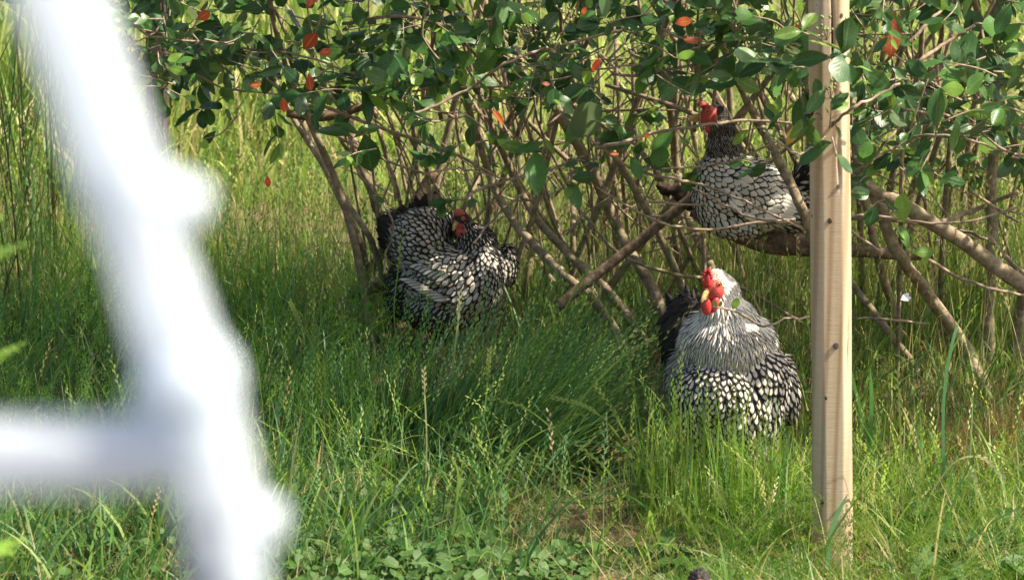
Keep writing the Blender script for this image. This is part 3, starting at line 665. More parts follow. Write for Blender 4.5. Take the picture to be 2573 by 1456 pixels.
# fresh sprig low at right, and the bud twig crossing the rooster
for (px, py, D, d, nr, L, m) in ((2270, 560, 7.3, (-.1, 0, .9), (0, -1, .1), .085, 2), (2275, 605, 7.3, (-.2, 0, .5), (.2, -1, .1), .05, 2), (2290, 635, 7.3, (.9, 0, .1), (.1, -.8, .6), .07, 2), (2280, 625, 7.3, (-.2, 0, .9), (.3, -1, .2), .07, 1), (2320, 665, 7.3, (.2, 0, .8), (0, -1, .1), .035, 2),
        (1840, 777, 6.85, (.3, 0, .6), (0, -1, .2), .036, 2), (1800, 772, 6.85, (-.3, 0, .8), (0, -1, .2), .022, 2), (1806, 772, 6.85, (.4, 0, .8), (0, -1, .2), .02, 2)):
    add_leaf(W(px, py, D), Vector(d), Vector(nr), L, m)
for (px, py, L, d, m) in ((768, 22, .08, (.3, 0, .4), 3), (762, 125, .085, (.5, -.2, .6), 3), (776, 185, .07, (.1, 0, -.9), 3), (800, 135, .055, (.8, 0, .2), 3), (1488, 180, .065, (.2, -.3, .5), 3), (1232, 275, .08, (.6, 0, -.5), 3), (1215, 258, .05, (-.7, 0, .1), 3), (1695, 60, .07, (.6, -.2, .2), 3), (1716, 100, .06, (.8, -.2, 0), 3),
        (2236, 150, .125, (.1, 0, 1), 3), (2228, 140, .08, (-.2, 0, .7), 3), (2178, 290, .04, (.2, 0, .3), 3), (1530, 388, .04, (.6, 0, .1), 3), (1122, 215, .03, (0, 0, .6), 3), (710, 245, .06, (.1, 0, -.7), 3), (672, 440, .05, (0, 0, -.8), 3), (625, 215, .05, (.6, 0, .1), 3), (1745, 120, .05, (0, 0, -.8), 3), (1360, 210, .035, (1, 0, 0), 3), (2248, 25, .045, (0, 0, -.6), 3), (1975, 365, .08, (.3, 0, .5), 4), (1460, 40, .04, (.3, 0, .5), 3), (1990, 90, .05, (.3, 0, .5), 3), (1620, 350, .03, (.3, 0, .5), 3), (495, 50, .06, (.5, 0, .3), 3)):
    if random.random() < .62 or L > .075: add_leaf(W(px, py, 6.7 if L > .1 else 7.15), Vector(d), Vector((random.gauss(.3, .35), -1, random.gauss(.5, .3))) if L < .1 else Vector((.1, -1, .2)), L*(.85 if L > .1 else .72), m)
# stems read from the photograph: (points in photo px, width px, D bottom, D top or None)
STEMS = [
 ([(690, 200), (745, 311), (866, 500), (915, 575), (950, 650)], 16, 8.8), ([(720, 200), (770, 330), (840, 470), (900, 600), (930, 700)], 18, 9.0), ([(866, 200), (880, 330), (935, 484), (975, 600), (1010, 720)], 24, 9.1),
 ([(930, 130), (945, 300), (1000, 480), (1020, 640)], 12, 9.3), ([(1000, 0), (1020, 180), (1040, 330), (1055, 500), (1060, 640)], 14, 9.2), ([(1100, 0), (1085, 160), (1110, 300)], 12, 9.2),
 ([(1295, -30), (1309, 62), (1350, 155), (1385, 242), (1419, 311), (1490, 430), (1555, 580), (1645, 740)], 27, 8.6),
 ([(1170, 240), (1205, 360), (1250, 490), (1330, 600), (1430, 700), (1500, 760)], 22, 8.5), ([(1230, 300), (1290, 440), (1345, 545), (1440, 650), (1545, 750)], 21, 8.7),
 ([(1291, 277), (1255, 350), (1212, 432), (1150, 560)], 15, 9.2), ([(1298, 277), (1385, 363), (1500, 480), (1600, 640), (1660, 740)], 15, 9.0),
 ([(1403, 242), (1500, 305), (1593, 363), (1660, 450), (1690, 560)], 15, 8.9), ([(1524, 214), (1640, 250), (1749, 290), (1830, 360)], 13, 8.6),
 ([(1430, 330), (1440, 480), (1440, 600), (1445, 700)], 15, 9.4), ([(1545, 60), (1551, 200), (1560, 400), (1575, 560)], 11, 9.3), ([(1595, 0), (1590, 200), (1600, 420), (1610, 600), (1620, 740)], 13, 9.5),
 ([(1665, -20), (1660, 130), (1690, 320), (1700, 420), (1735, 560), (1800, 700)], 22, 9.1), ([(1715, -20), (1695, 200), (1700, 420), (1720, 600)], 20, 9.4), ([(1755, -10), (1750, 150), (1745, 330)], 9, 8.7),
 ([(1230, -20), (1250, 60), (1300, 130), (1330, 250)], 14, 9.0), ([(1130, -20), (1180, 60), (1250, 130), (1300, 180)], 14, 8.6), ([(1070, 0), (1100, 120), (1170, 260), (1215, 400)], 12, 9.3),
 ([(1808, 100), (1867, 233), (1905, 310), (1945, 380), (2006, 505), (2050, 620), (2080, 740)], 25, 8.0), ([(1850, 130), (1900, 220), (1960, 330), (2010, 420)], 15, 8.9),
 ([(2060, 600), (2135, 706), (2215, 810), (2298, 925), (2330, 1010)], 19, 8.3), ([(2150, 330), (2170, 480), (2200, 620), (2251, 803), (2290, 920), (2300, 1000)], 22, 8.4),
 ([(2150, 400), (2190, 480), (2250, 624), (2319, 721), (2416, 857), (2470, 960)], 33, 8.1), ([(2280, 200), (2265, 413), (2262, 650), (2254, 930)], 12, 8.0),
 ([(2510, 130), (2500, 300), (2493, 480), (2493, 650), (2481, 920), (2475, 1040)], 30, 8.5), ([(2440, -20), (2480, 100), (2520, 250), (2560, 400), (2600, 560)], 20, 8.5),
 ([(2340, 150), (2330, 300), (2300, 460), (2270, 560)], 20, 8.9), ([(2455, 330), (2440, 470), (2445, 600), (2440, 720)], 20, 9.1), ([(2140, 200), (2145, 350), (2160, 500), (2165, 680), (2170, 820)], 16, 8.7),
 ([(2240, 0), (2215, 160), (2190, 300), (2150, 440)], 14, 8.8), ([(2370, 0), (2360, 120), (2320, 260), (2300, 420)], 16, 9.1), ([(2575, 700), (2560, 800), (2555, 960), (2560, 1060)], 34, 8.3),
 ([(2400, 430), (2370, 560), (2340, 640)], 14, 9.2), ([(1495, 240), (1510, 400), (1540, 560)], 12, 9.6), ([(1235, 460), (1290, 560), (1340, 640), (1400, 720)], 14, 9.2),
 ([(1640, 420), (1700, 560), (1760, 700), (1790, 800)], 13, 8.9), ([(1810, 560), (1850, 640), (1880, 740)], 12, 9.0), ([(1900, 600), (1915, 700), (1925, 820)], 10, 9.2),
 ([(1380, 420), (1470, 540), (1560, 640), (1700, 690), (1860, 720)], 9, 8.6), ([(1000, 330), (1020, 480), (1070, 620)], 10, 9.4)]
for pts, wd, D in STEMS:
    n = len(pts); P = []
    for i, (x, y) in enumerate(pts):
        Dd = D + .28*math.sin(i*1.3+pts[0][0]*.01)*.5
        P.append(W(x, y, Dd))
    # carry the stem down to the soil
    last = P[-1]; zz = float(zg(last.x, last.y))
    if pts[-1][1] >= 520 and last.z > zz:
        dx = (P[-1]-P[-2]); k = (last.z-zz+.03)/max(.05, abs(dx.z)); k = min(k, 3)
        P.append(Vector((last.x+dx.x*k*.6, last.y, zz-.03)))
    r = wd/2*mpp(P[0]); path = smooth_path(P, 4)
    path = [p+Vector((random.gauss(0, r*.14), random.gauss(0, r*.14), 0)) for p in path]
    si = which(sum(p[0] for p in pts)/n); root = SH[si]
    tube('stem', path, [r*.78, r, r*1.12], root, M_BARK, 9, .07, 1, root.location)
# thinner random stems filling the hedge
for _ in range(165):
    x = random.uniform(-.75, 2.3); y = random.uniform(8.6, 10.2); z0 = float(zg(x, y))-.03
    if x < -.5: continue
    tx = x+random.gauss(0, .55); r = random.choice((.003, .004, .004, .005, .007, .009, .012))
    H = random.uniform(1.1, 1.7); P = [Vector((x, y, z0)), Vector((x+(tx-x)*.3+random.gauss(0, .04), y+random.gauss(0, .05), z0+H*.35)), Vector((x+(tx-x)*.65+random.gauss(0, .04), y-.1, z0+H*.7)), Vector((tx, y-.25, z0+H))]
    si = which(px_of(P[1])[0]); root = SH[si]
    tube('stem', smooth_path(P, 4), [r*1.2, r, r*.6], root, M_BARK, 6, .08, 1, root.location)
BR = [  # slim branches in front
 ([(1005, 303), (1100, 262), (1190, 215), (1270, 160), (1350, 130), (1420, 112), (1570, 75), (1640, 62), (1700, 92), (1760, 108)], 8, 7.6), ([(1162, 500), (1220, 470), (1272, 453), (1380, 425), (1480, 387)], 8, 7.6), ([(1060, 438), (1143, 423), (1200, 432), (1272, 450)], 5, 7.6),
 ([(1500, 372), (1565, 357), (1640, 335), (1760, 315), (1880, 302), (1990, 310)], 9, 7.4), ([(1437, 311), (1480, 345), (1524, 381), (1593, 426), (1700, 450), (1760, 463), (1870, 505), (2020, 575)], 8, 7.5), ([(1600, 430), (1760, 415), (1850, 400), (1960, 350)], 6, 7.5),
 ([(1740, 470), (1830, 520), (1900, 550), (2000, 556)], 6, 7.6), ([(1620, 505), (1740, 515), (1780, 505)], 6, 8.0), ([(885, 345), (882, 390), (905, 440), (950, 495), (975, 530), (988, 575), (970, 640), (965, 690)], 6, 8.2),
 ([(700, 238), (800, 262), (900, 300), (1010, 340), (1130, 380), (1240, 440)], 9, 8.3), ([(760, 290), (860, 350), (960, 400), (1080, 440)], 7, 8.5), ([(400, 130), (480, 175), (560, 220), (700, 238)], 6, 8.0), ([(860, 60), (1000, 40), (1120, 65)], 9, 8.0), ([(600, 120), (760, 140), (900, 190)], 6, 7.9),
 ([(1190, 610), (1230, 560), (1290, 505), (1320, 480), (1430, 400)], 5, 7.9), ([(1530, 150), (1560, 190), (1760, 160), (1850, 130)], 8, 7.7), ([(1455, 175), (1560, 168), (1680, 140), (1800, 105)], 5, 7.5), ([(1160, 220), (1350, 210), (1480, 180)], 7, 8.1),
 ([(1790, 770), (1850, 782), (1915, 818), (1970, 802), (2035, 795)], 6, 6.85), ([(2290, 615), (2330, 650), (2400, 690), (2480, 722), (2575, 742)], 9, 7.4), ([(2135, 440), (2180, 408), (2260, 365), (2330, 338), (2450, 355), (2560, 400)], 7, 7.4),
 ([(2170, 430), (2230, 350), (2300, 270), (2330, 190)], 7, 7.5), ([(2270, 120), (2330, 60), (2370, 15), (2378, -20)], 10, 7.4), ([(2310, 155), (2380, 105), (2450, 62)], 10, 7.4), ([(2270, 275), (2400, 295), (2450, 320), (2510, 370), (2573, 390)], 7, 7.2),
 ([(2210, 630), (2120, 560), (2180, 540), (2340, 560), (2430, 555), (2560, 520)], 7, 7.8), ([(2340, 565), (2440, 530), (2560, 480)], 13, 8.2), ([(2480, 590), (2520, 640), (2580, 690)], 14, 8.3), ([(2120, 545), (2230, 552), (2400, 575), (2480, 600)], 10, 8.0), ([(2140, 800), (2230, 802), (2330, 812)], 7, 7.9),
 ([(2000, 550), (1900, 560), (1800, 575), (1700, 568), (1620, 540), (1500, 470)], 7, 7.7), ([(2075, 340), (2045, 365), (2000, 385), (1950, 350)], 6, PF+.03), ([(2085, 322), (2140, 270), (2200, 245), (2260, 210)], 8, PF+.03), ([(2440, 480), (2500, 520), (2560, 560)], 8, 8.0),
 ([(330, 50), (380, 90), (520, 110), (640, 150)], 6, 7.8), ([(1080, 0), (1060, 90), (1130, 180)], 7, 7.9), ([(2500, 0), (2470, 60), (2473, 110)], 9, 7.4), ([(2573, 60), (2500, 62), (2450, 60)], 7, 7.4), ([(1760, 80), (1755, 200), (1762, 330)], 7, 7.6)]
for pts, wd, D in BR:
    P = [W(x, y, D+.07*math.sin(i*1.7+x*.01)) for i, (x, y) in enumerate(pts)]
    r = max(.0022, wd/2*mpp(P[0])); si = which(sum(p[0] for p in pts)/len(pts)); root = SH[si]
    path = smooth_path(P, 5); path = [p+Vector((random.gauss(0, .0015), random.gauss(0, .0015), random.gauss(0, .0015))) for p in path]
    tube('branch', path, [r, r*.95, r*.8], root, M_TWIG, 7, .1, 1, root.location)
for _ in range(210):
    px = random.uniform(950, 2600); py = random.uniform(150, 640)
    if 1720 < px < 2060 and py > 230: continue
    D = random.uniform(8.3, 9.8); p = W(px, py, D); a = random.uniform(-1.2, 1.2)+math.pi/2*random.choice((0, 1, 1)); ln = random.uniform(.15, .45)
    d = Vector((math.cos(a), random.gauss(0, .3), math.sin(a))); P = [p, p+d*ln*.5+Vector((random.gauss(0, .03), 0, random.gauss(0, .03))), p+d*ln]
    si = which(px); V, F, T = tube_arr(smooth_path(P, 4), [.0042, .003, .0014], 5, .1); twigs[si].add(V, F, T)
# berries
for (px, py) in ((1326, 62), (1312, 86), (1395, 110), (1433, 35), (1305, 221), (1588, 83), (1871, 105), (1976, 167), (2065, 74), (2081, 221), (2193, 140), (2217, 182), (2248, 35), (2232, 233), (1992, 58), (2150, 125), (1860, 60), (1950, 330), (2290, 90), (2500, 115)):
    D = PF+.01 if 2030 < px < 2140 else 7.2
    c = W(px, py, D); b = Batch()
    top = c+Vector((random.uniform(-.02, .02), .02, -.03))
    for k in range(random.randint(8, 13)):
        q = c+Vector((random.gauss(0, .02), random.gauss(0, .015), random.gauss(0, .016)))
        bm = ellipsoid(q, (.0042,)*3, None, 7, 5); vs = np.array([v.co[:] for v in bm.verts]); bm.verts.ensure_lookup_table(); bm.verts.index_update()
        Q = [[v.index for v in f.verts] for f in bm.faces if len(f.verts) == 4]; T = [[v.index for v in f.verts] for f in bm.faces if len(f.verts) == 3]; bm.free()
        b.add(vs, Q, T, 0)
        V, F, T2 = tube_arr([top, top.lerp(q, .6)+Vector((0, 0, -.002)), q], .0009, 3, 0); b.add(V, F, T2, 1)
    berr.append((which(px), b))
M_BERRY = simple('green_berry', (.10, .17, .04), (.22, .28, .08), 60, .4, 0)
for si, b in berr:
    link('berry_cluster', b.mesh('berry_cluster', [M_BERRY, M_TWIG], SH[si].location), SH[si])
for si in range(3):
    root = SH[si]; rl = root.location
    def key(l):
        x, y = l[5]; inside = -20 < x < 2600 and -25 < y < 1470
        return (0 if inside else 1, -(l[3]/max(1, l[0].y)) - (5 if l[4] >= 6 else 0))
    ls = sorted(leaves[si], key=key); b = Batch()
    print('SHRUB', si, len(ls), 'in frame', sum(1 for l in ls if key(l)[0] == 0))
    for i, (p, d, nn, L, vi, px) in enumerate(ls):
        M = leaf_mat4(p-rl, d, nn, L); me, V, Q, uv, mi = LV[vi]
        if i < 298 and key(ls[i])[0] == 0:
            o = bpy.data.objects.new('leaf', me); COL.objects.link(o); o.parent = root; o.matrix_local = M
            if mi == 3: o['label'] = 'orange-red leaf'
            if mi == 4: o['label'] = 'yellow leaf'
        else:
            A = np.array(M)[:3, :3]; b.add(V @ A.T + np.array(M)[:3, 3], Q, None, mi, uv)
    if b.n: f = link('foliage', b.mesh('foliage', M_LEAF), root); f['kind'] = 'stuff'
    if twigs[si].n: f = link('twigs', twigs[si].mesh('twigs', [M_TWIG], rl), root); f['kind'] = 'stuff'

# ------------------------------------------------------------------ logs
def log(label, pts, wd, D, mat=M_LOG, cat='log', name='log', lump=.1, rad=None, dd=None):
    P = [W(x, y, D + (dd[i] if dd else 0)) for i, (x, y) in enumerate(pts)]
    base = min(P, key=lambda p: p.z).copy(); r = wd/2*mpp(P[0]); o = None
    V, F, T = tube_arr(smooth_path(P, 6), [r*k for k in (rad or (1, 1))], 14, lump*.6)
    me = mesh_np(name, V-np.array(tuple(base)), F, T, [mat]); o = link(name, me, None, None, base)
    o['label'] = label; o['category'] = cat; return o
perch = log('thick peeling branch on which the upper hen sits, passing behind the pale post', [(1735, 535), (1750, 540), (1780, 560), (1850, 588), (1930, 605), (2030, 615), (2130, 625), (2260, 640), (2330, 645)], 50, 8.25, M_LOG, 'branch', 'perch_branch', .1, (.35, .5, .6, .8, 1.35, 1.2, .8, .5, .35))
log('dark straight pole slanting from the perch down to the grass', [(1760, 480), (1690, 535), (1600, 610), (1480, 705), (1400, 770)], 27, 8.3, M_LOG, 'pole', 'slanted_pole', .05)
log('dark lumpy stump end beside the upper hen', [(1652, 462), (1672, 474), (1700, 478), (1722, 500), (1750, 512)], 44, 8.45, bark_mat('dark_bark', (.02, .012, .01), (.05, .03, .02), (.10, .07, .05)), 'stump', 'stump', .32, (.35, .8, .7, 1.15, 1.0))
log('thick knobbly grey limb sloping down to the right edge', [(2165, 455), (2215, 490), (2253, 505), (2323, 549), (2421, 608), (2500, 667), (2600, 735)], 33, 7.9, M_BARK, 'limb', 'fallen_limb', .1, (.55, .9, 1.2, 1.1, 1.2, 1.25))
log('short brown limb lying across the stems at upper left', [(720, 285), (790, 292), (850, 285), (930, 262)], 26, 8.6, M_LOG, 'limb', 'fallen_limb', .1, (.7, 1.1, 1, .7))
log('pale bare branch rising behind the hen on the ground', [(1090, 430), (1040, 510), (980, 600), (925, 700), (900, 780)], 26, 9.15, M_LOG, 'branch', 'bare_branch', .1)
log('pale brown root lying left of the hen on the ground', [(880, 735), (950, 718), (1010, 700)], 34, 8.9, M_LOG, 'root', 'tree_root', .1)

exec_birds = True
# ------------------------------------------------------------------ birds
def feather_mat():
    m, n, b = mat_new('feather', .75, .25)
    uv = n.nodes.new('ShaderNodeUVMap').outputs[0]; sx = n.nodes.new('ShaderNodeSeparateXYZ'); n.links.new(uv, sx.inputs[0])
    def M(op, a, bb=None, c=None):
        x = nd(n, 'ShaderNodeMath', operation=op)
        for i, v in enumerate((a, bb, c)):
            if v is None: continue
            if isinstance(v, (int, float)): x.inputs[i].default_value = v
            else: n.links.new(v, x.inputs[i])
        return x.outputs[0]
    u = M('ABSOLUTE', sx.outputs[0]); t = sx.outputs[1]
    e = M('MAXIMUM', u, M('POWER', M('ADD', M('POWER', u, 2.0), M('POWER', t, 4.0)), .5))
    at = nd(n, 'ShaderNodeAttribute', attribute_name='fp').outputs['Color']; sp = n.nodes.new('ShaderNodeSeparateColor'); n.links.new(at, sp.inputs[0])
    thr, stripe, shade = sp.outputs[0], sp.outputs[1], sp.outputs[2]
    wob = M('MULTIPLY', M('SUBTRACT', noise(n, 160, 2, coord(n, 'Object')), .5), .25)
    lace = nd(n, 'ShaderNodeMapRange', interpolation_type='SMOOTHSTEP'); n.links.new(M('ADD', e, wob), lace.inputs[0])
    n.links.new(M('SUBTRACT', thr, .12), lace.inputs[1]); n.links.new(M('ADD', thr, .14), lace.inputs[2])
    stp = nd(n, 'ShaderNodeMapRange', interpolation_type='SMOOTHSTEP'); n.links.new(M('ADD', u, wob), stp.inputs[0])
    n.links.new(M('SUBTRACT', stripe, .1), stp.inputs[1]); n.links.new(M('ADD', stripe, .06), stp.inputs[2]); stp.inputs[3].default_value = 1; stp.inputs[4].default_value = 0
    blk = M('MAXIMUM', lace.outputs[0], stp.outputs[0])
    fine = noise(n, 900, 2, coord(n, 'Object'))
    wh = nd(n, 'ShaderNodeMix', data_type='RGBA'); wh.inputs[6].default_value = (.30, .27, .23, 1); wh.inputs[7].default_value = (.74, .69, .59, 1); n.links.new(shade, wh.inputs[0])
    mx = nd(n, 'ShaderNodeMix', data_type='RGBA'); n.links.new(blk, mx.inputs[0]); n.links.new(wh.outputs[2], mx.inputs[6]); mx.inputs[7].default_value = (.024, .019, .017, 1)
    n.links.new(mx.outputs[2], b.inputs[0])
    barbs = nd(n, 'ShaderNodeMath', operation='SINE'); n.links.new(M('MULTIPLY', M('ADD', t, M('MULTIPLY', u, -.5)), 90), barbs.inputs[0]); bump(n, b, barbs.outputs[0], .25, .0006)
    return m
M_FEA = feather_mat()
M_DOWN = simple('down', (.015, .013, .012), (.05, .045, .042), 90, .9)
M_RED = simple('red_skin', (.30, .02, .02), (.62, .10, .08), 260, .45, .6, .002)
M_COMB = simple('comb_skin', (.40, .015, .02), (.66, .07, .06), 200, .4, .7, .002)
M_PINK = simple('dull_red_skin', (.42, .06, .04), (.58, .14, .10), 220, .55, .6, .002)
M_BEAK = simple('beak_horn', (.42, .25, .07), (.58, .40, .16), 60, .4, .1)
M_EYE = simple('eye_iris', (.55, .16, .03), (.62, .22, .05), 300, .12, 0)
M_PUPIL = simple('pupil', (.004, .004, .004), (.006, .006, .006), 30, .08, 0)
M_LEG = simple('leg_scales', (.45, .27, .12), (.60, .40, .2), 120, .55, .5, .002)
M_RING = simple('leg_ring_metal', (.4, .42, .45), (.55, .57, .6), 50, .35)
def feathers(name, parent, rec):
    """rec: list of (p, d, n, L, Wd, thr, stripe, shade, lift, pointed)"""
    N = len(rec); rows = 6; us = np.array([-1, -.5, 0, .5, 1.]); ts = np.linspace(0, 1, rows+1)
    P = np.array([tuple(r[0]) for r in rec]); D = np.array([tuple(r[1]) for r in rec]); Nn = np.array([tuple(r[2]) for r in rec])
    S = np.cross(D, Nn); S /= np.linalg.norm(S, axis=1)[:, None]+1e-9; Nn = np.cross(S, D)
    L = np.array([r[3] for r in rec]); Wd = np.array([r[4] for r in rec]); lift = np.array([r[8] for r in rec]); pt = np.array([r[9] for r in rec])
    V = np.zeros((N, rows+1, 5, 3)); UV = np.zeros((N, rows+1, 5, 2))
    for i, t in enumerate(ts):
        rnd = (.45+.55*min(1, t*2.2))*math.sqrt(max(0, 1-max(0, (t-.5)/.5)**3))
        sh = .5*(t/.25 if t < .25 else (1-((t-.25)/.75)**1.4))+.5*rnd if t else .25
        wgt = rnd*(1-pt)+max(.03 if t < 1 else 0, sh*.9)*pt
        if t == 1: wgt = wgt*0+.22*(1-pt)+.04*pt
        for j, u in enumerate(us):
            off = D*(L*(t - (0.10*u*u*t)))[:, None] + S*(Wd*.5*wgt*u)[:, None] + Nn*((lift*L*t*(1-.35*t)) - .16*Wd*u*u)[:, None]
            V[:, i, j] = P+off; UV[:, i, j] = (u, t)
    m = (rows+1)*5; base = (np.arange(N)*m)[:, None]
    Q = np.concatenate([base+np.array([[i*5+j, i*5+j+1, (i+1)*5+j+1, (i+1)*5+j]]) for i in range(rows) for j in range(4)], 0)
    fp = np.array([(r[5], r[6], r[7], 1) for r in rec])
    me = mesh_np(name, V.reshape(-1, 3), Q, None, [M_FEA], None, True, {'fp': np.repeat(fp, m, 0)}, UV.reshape(-1, 2))
    return link(name, me, parent)
class Bird:
    """blobs: dict(c=(px,py,dy), r=(rx,ry,rz px), flow=(x,y,z), L, W, thr, stripe, shade, sp, pt, lift)"""
    def __init__(s, label, base, D, kind='chicken', name='hen'):
        s.root = thing(name, label, kind, base); s.D = D; s.base = Vector(base); s.k = mpp(W(1286, 728, D)); s.B = []
    def pos(s, px, py, dy=0): 
        p = W(px, py, s.D); k = (s.D+dy)/s.D
        return W(px, py, s.D+dy) - s.base
    def blob(s, px, py, dy, rx, ry, rz, flow=(0, 0, -1), rot=0, **kw):
        s.B.append(dict(c=s.pos(px, py, dy), r=(rx*s.k, ry*s.k, rz*s.k), rot=Matrix.Rotation(R(rot), 3, 'Y'), flow=Vector(flow).normalized(), **kw))
    def build_body(s, voxel=.008):
        bm = bmesh.new()
        for b in s.B:
            t = ellipsoid(b['c'], b['r'], b['rot'], 20, 14); me = bpy.data.meshes.new('t'); t.to_mesh(me); t.free(); bm.from_mesh(me); bpy.data.meshes.remove(me)
        me = bpy.data.meshes.new('body'); bm.to_mesh(me); bm.free()
        o = link('body', me, s.root, M_DOWN)
        md = o.modifiers.new('r', 'REMESH'); md.mode = 'VOXEL'; md.voxel_size = voxel; md.use_smooth_shade = True
        sm = o.modifiers.new('s', 'SMOOTH'); sm.iterations = 6; sm.factor = .6
        dg = bpy.context.evaluated_depsgraph_get(); dg.update()
        me2 = bpy.data.meshes.new_from_object(o.evaluated_get(dg)); me2.name = 'body'
        o.modifiers.clear(); o.data = me2
        if not me2.materials: me2.materials.append(M_DOWN)
        s.body = o; return o
    def plume(s, name='feathers', skip=()):
        me = s.body.data; n = len(me.vertices)
        co = np.zeros(n*3); me.vertices.foreach_get('co', co); co = co.reshape(-1, 3)
        no = np.zeros(n*3); me.vertex_normals.foreach_get('vector', no); no = no.reshape(-1, 3)
        order = RNG.permutation(n); cell = {}; rec = []; cs = .02
        inv = [(b, np.array(b['c']), np.array(b['rot'].transposed()), np.array(b['r'])) for b in s.B]
        dist = np.stack([np.linalg.norm(((co-c)@Rt.T)/r, axis=1)*(1.0/b.get('pri', 1)) for b, c, Rt, r in inv], 1); own = dist.argmin(1)
        for i in order:
            b = s.B[own[i]]
            if b.get('bare'): continue
            p = co[i]; sp = b.get('sp', .012)
            kx, ky, kz = int(p[0]//cs), int(p[1]//cs), int(p[2]//cs); ok = True; rg = 1
            for ax in range(kx-rg, kx+rg+1):
                for ay in range(ky-rg, ky+rg+1):
                    for az in range(kz-rg, kz+rg+1):
                        for q in cell.get((ax, ay, az), ()):
                            if (q[0]-p[0])**2+(q[1]-p[1])**2+(q[2]-p[2])**2 < sp*sp: ok = False; break
                        if not ok: break
                    if not ok: break
                if not ok: break
            if not ok: continue
            cell.setdefault((kx, ky, kz), []).append(p)
            nn = Vector(no[i]); 
            # smooth blend of flow between blobs
            wts = np.exp(-3.5*(dist[i]-dist[i].min())); f = Vector((0, 0, 0))
            for bb, wt in zip(s.B, wts):
                if not bb.get('bare'): f += bb['flow']*float(wt)
            f += Vector((random.gauss(0, .10), random.gauss(0, .10), random.gauss(0, .10)))*f.length
            d = f-nn*f.dot(nn)
            if d.length < .05: d = Vector((0, 0, -1))-nn*(-nn.z)
            d.normalize(); d = (d+nn*.05).normalized()
            L = b.get('L', .03)*random.uniform(.85, 1.15)
            rec.append((Vector(p)+nn*.001-d*L*.35, d, nn, L, b.get('W', .02)*random.uniform(.85, 1.1), b.get('thr', .7)+random.gauss(0, .03), b.get('stripe', -1), min(1, max(0, b.get('shade', .7)+random.gauss(0, .15))), b.get('lift', .22)*random.uniform(.6, 1.4), b.get('pt', 0)))
        o = feathers(name, s.root, rec); o['kind'] = 'stuff'; return o
    def wing(s, rows, name='wing'):
        """rows: list of (start px, end px, count, dir, L, W, thr, shade, dy0, dy1, stripe)"""
        rec = []
        for (a, b, n, d, L, Wd, thr, sh, dy0, dy1, *rest) in rows:
            for i in range(n):
                t = i/max(1, n-1); p = s.pos(a[0]+(b[0]-a[0])*t, a[1]+(b[1]-a[1])*t, dy0+(dy1-dy0)*t)
                dv = Vector(d[0]).lerp(Vector(d[1]), t).normalized(); nn = Vector((random.gauss(0, .05), -1, .35+random.gauss(0, .06)))
                rec.append((p, dv, nn, L*random.uniform(.92, 1.08), Wd*random.uniform(.92, 1.08), thr, rest[0] if rest else -1, min(1, sh+random.gauss(0, .08)), .05, rest[1] if len(rest) > 1 else .1))
        return feathers(name, s.root, rec)
    def ell(s, name, px, py, dy, rx, ry, rz, mat, rot=0, lump=0, parent=None, seg=16):
        bm = ellipsoid(s.pos(px, py, dy), (rx*s.k, ry*s.k, rz*s.k), Matrix.Rotation(R(rot), 3, 'Y'), seg, 12, lump)
        return bm_obj(name, bm, parent or s.root, mat)
    def beak(s, base, tip, r):
        """hooked upper and lower bill"""
        a = s.pos(*base); b = s.pos(*tip); d = b-a; mid = a.lerp(b, .55)+Vector((0, 0, .12*d.length))
        tube('beak', smooth_path([a, mid, b, b+Vector((0, 0, -.12*d.length))], 4), [r*s.k, r*s.k*.85, r*s.k*.45, r*s.k*.1], s.root, M_BEAK, 10, 0, .8)
        a2 = a+Vector((0, 0, -.28*d.length)); tube('lower_beak', [a2, a2.lerp(b, .45)+Vector((0, 0, -.06*d.length)), a2.lerp(b, .8)], [r*s.k*.75, r*s.k*.5, r*s.k*.1], s.root, M_BEAK, 8, 0, .7)
    def eye(s, px, py, dy, r, nrm):
        c = s.pos(px, py, dy); n = Vector(nrm).normalized(); q = n.to_track_quat('Z', 'Y').to_matrix()
        e = bm_obj('eye', ellipsoid(c, (r*s.k, r*s.k, r*s.k*.6), q, 14, 10), s.root, M_EYE)
        bm_obj('pupil', ellipsoid(c+n*r*s.k*.42, (r*s.k*.5, r*s.k*.5, r*s.k*.25), q, 12, 8), e, M_PUPIL)
        bm = bmesh.new(); 
        V = []; 
        tube('eyelid', [c+n*r*s.k*.25+q@Vector((math.cos(a)*r*s.k*1.1, math.sin(a)*r*s.k*1.0, 0)) for a in np.linspace(0, 2*math.pi, 15)], r*s.k*.2, s.root, M_RED, 6, .05); bm.free()
    def leg(s, top, foot, r=.007, ring=False, fwd=(-.3, -1, 0)):
        a = s.pos(*top); b = s.pos(*foot) if len(foot) == 3 else Vector(foot[:3]); kn = a.lerp(b, .5)+Vector((0, .008, 0))
        bb = Batch(); V, F, T = tube_arr(smooth_path([a, kn, b], 4), [r*1.3, r, r*1.1], 10, .05); bb.add(V, F, T)
        f = Vector(fwd).normalized()
        for ang, ln in ((-.55, .045), (0, .055), (.55, .045), (math.pi, .022)):
            dv = Matrix.Rotation(ang, 3, 'Z') @ f
            V, F, T = tube_arr(smooth_path([b, b+dv*ln*.5+Vector((0, 0, .004)), b+dv*ln+Vector((0, 0, -.004))], 3), [r*.8, r*.65, r*.25], 8, .05); bb.add(V, F, T)
        o = link('leg', bb.mesh('leg', [M_LEG]), s.root)
        if ring:
            p0 = a.lerp(b, .5)+Vector((0, .006, 0)); dz = (b-a).normalized()*.007
            tube('leg_ring', [p0-dz, p0, p0+dz], r*1.45, o, M_RING, 14, .0)
        return o
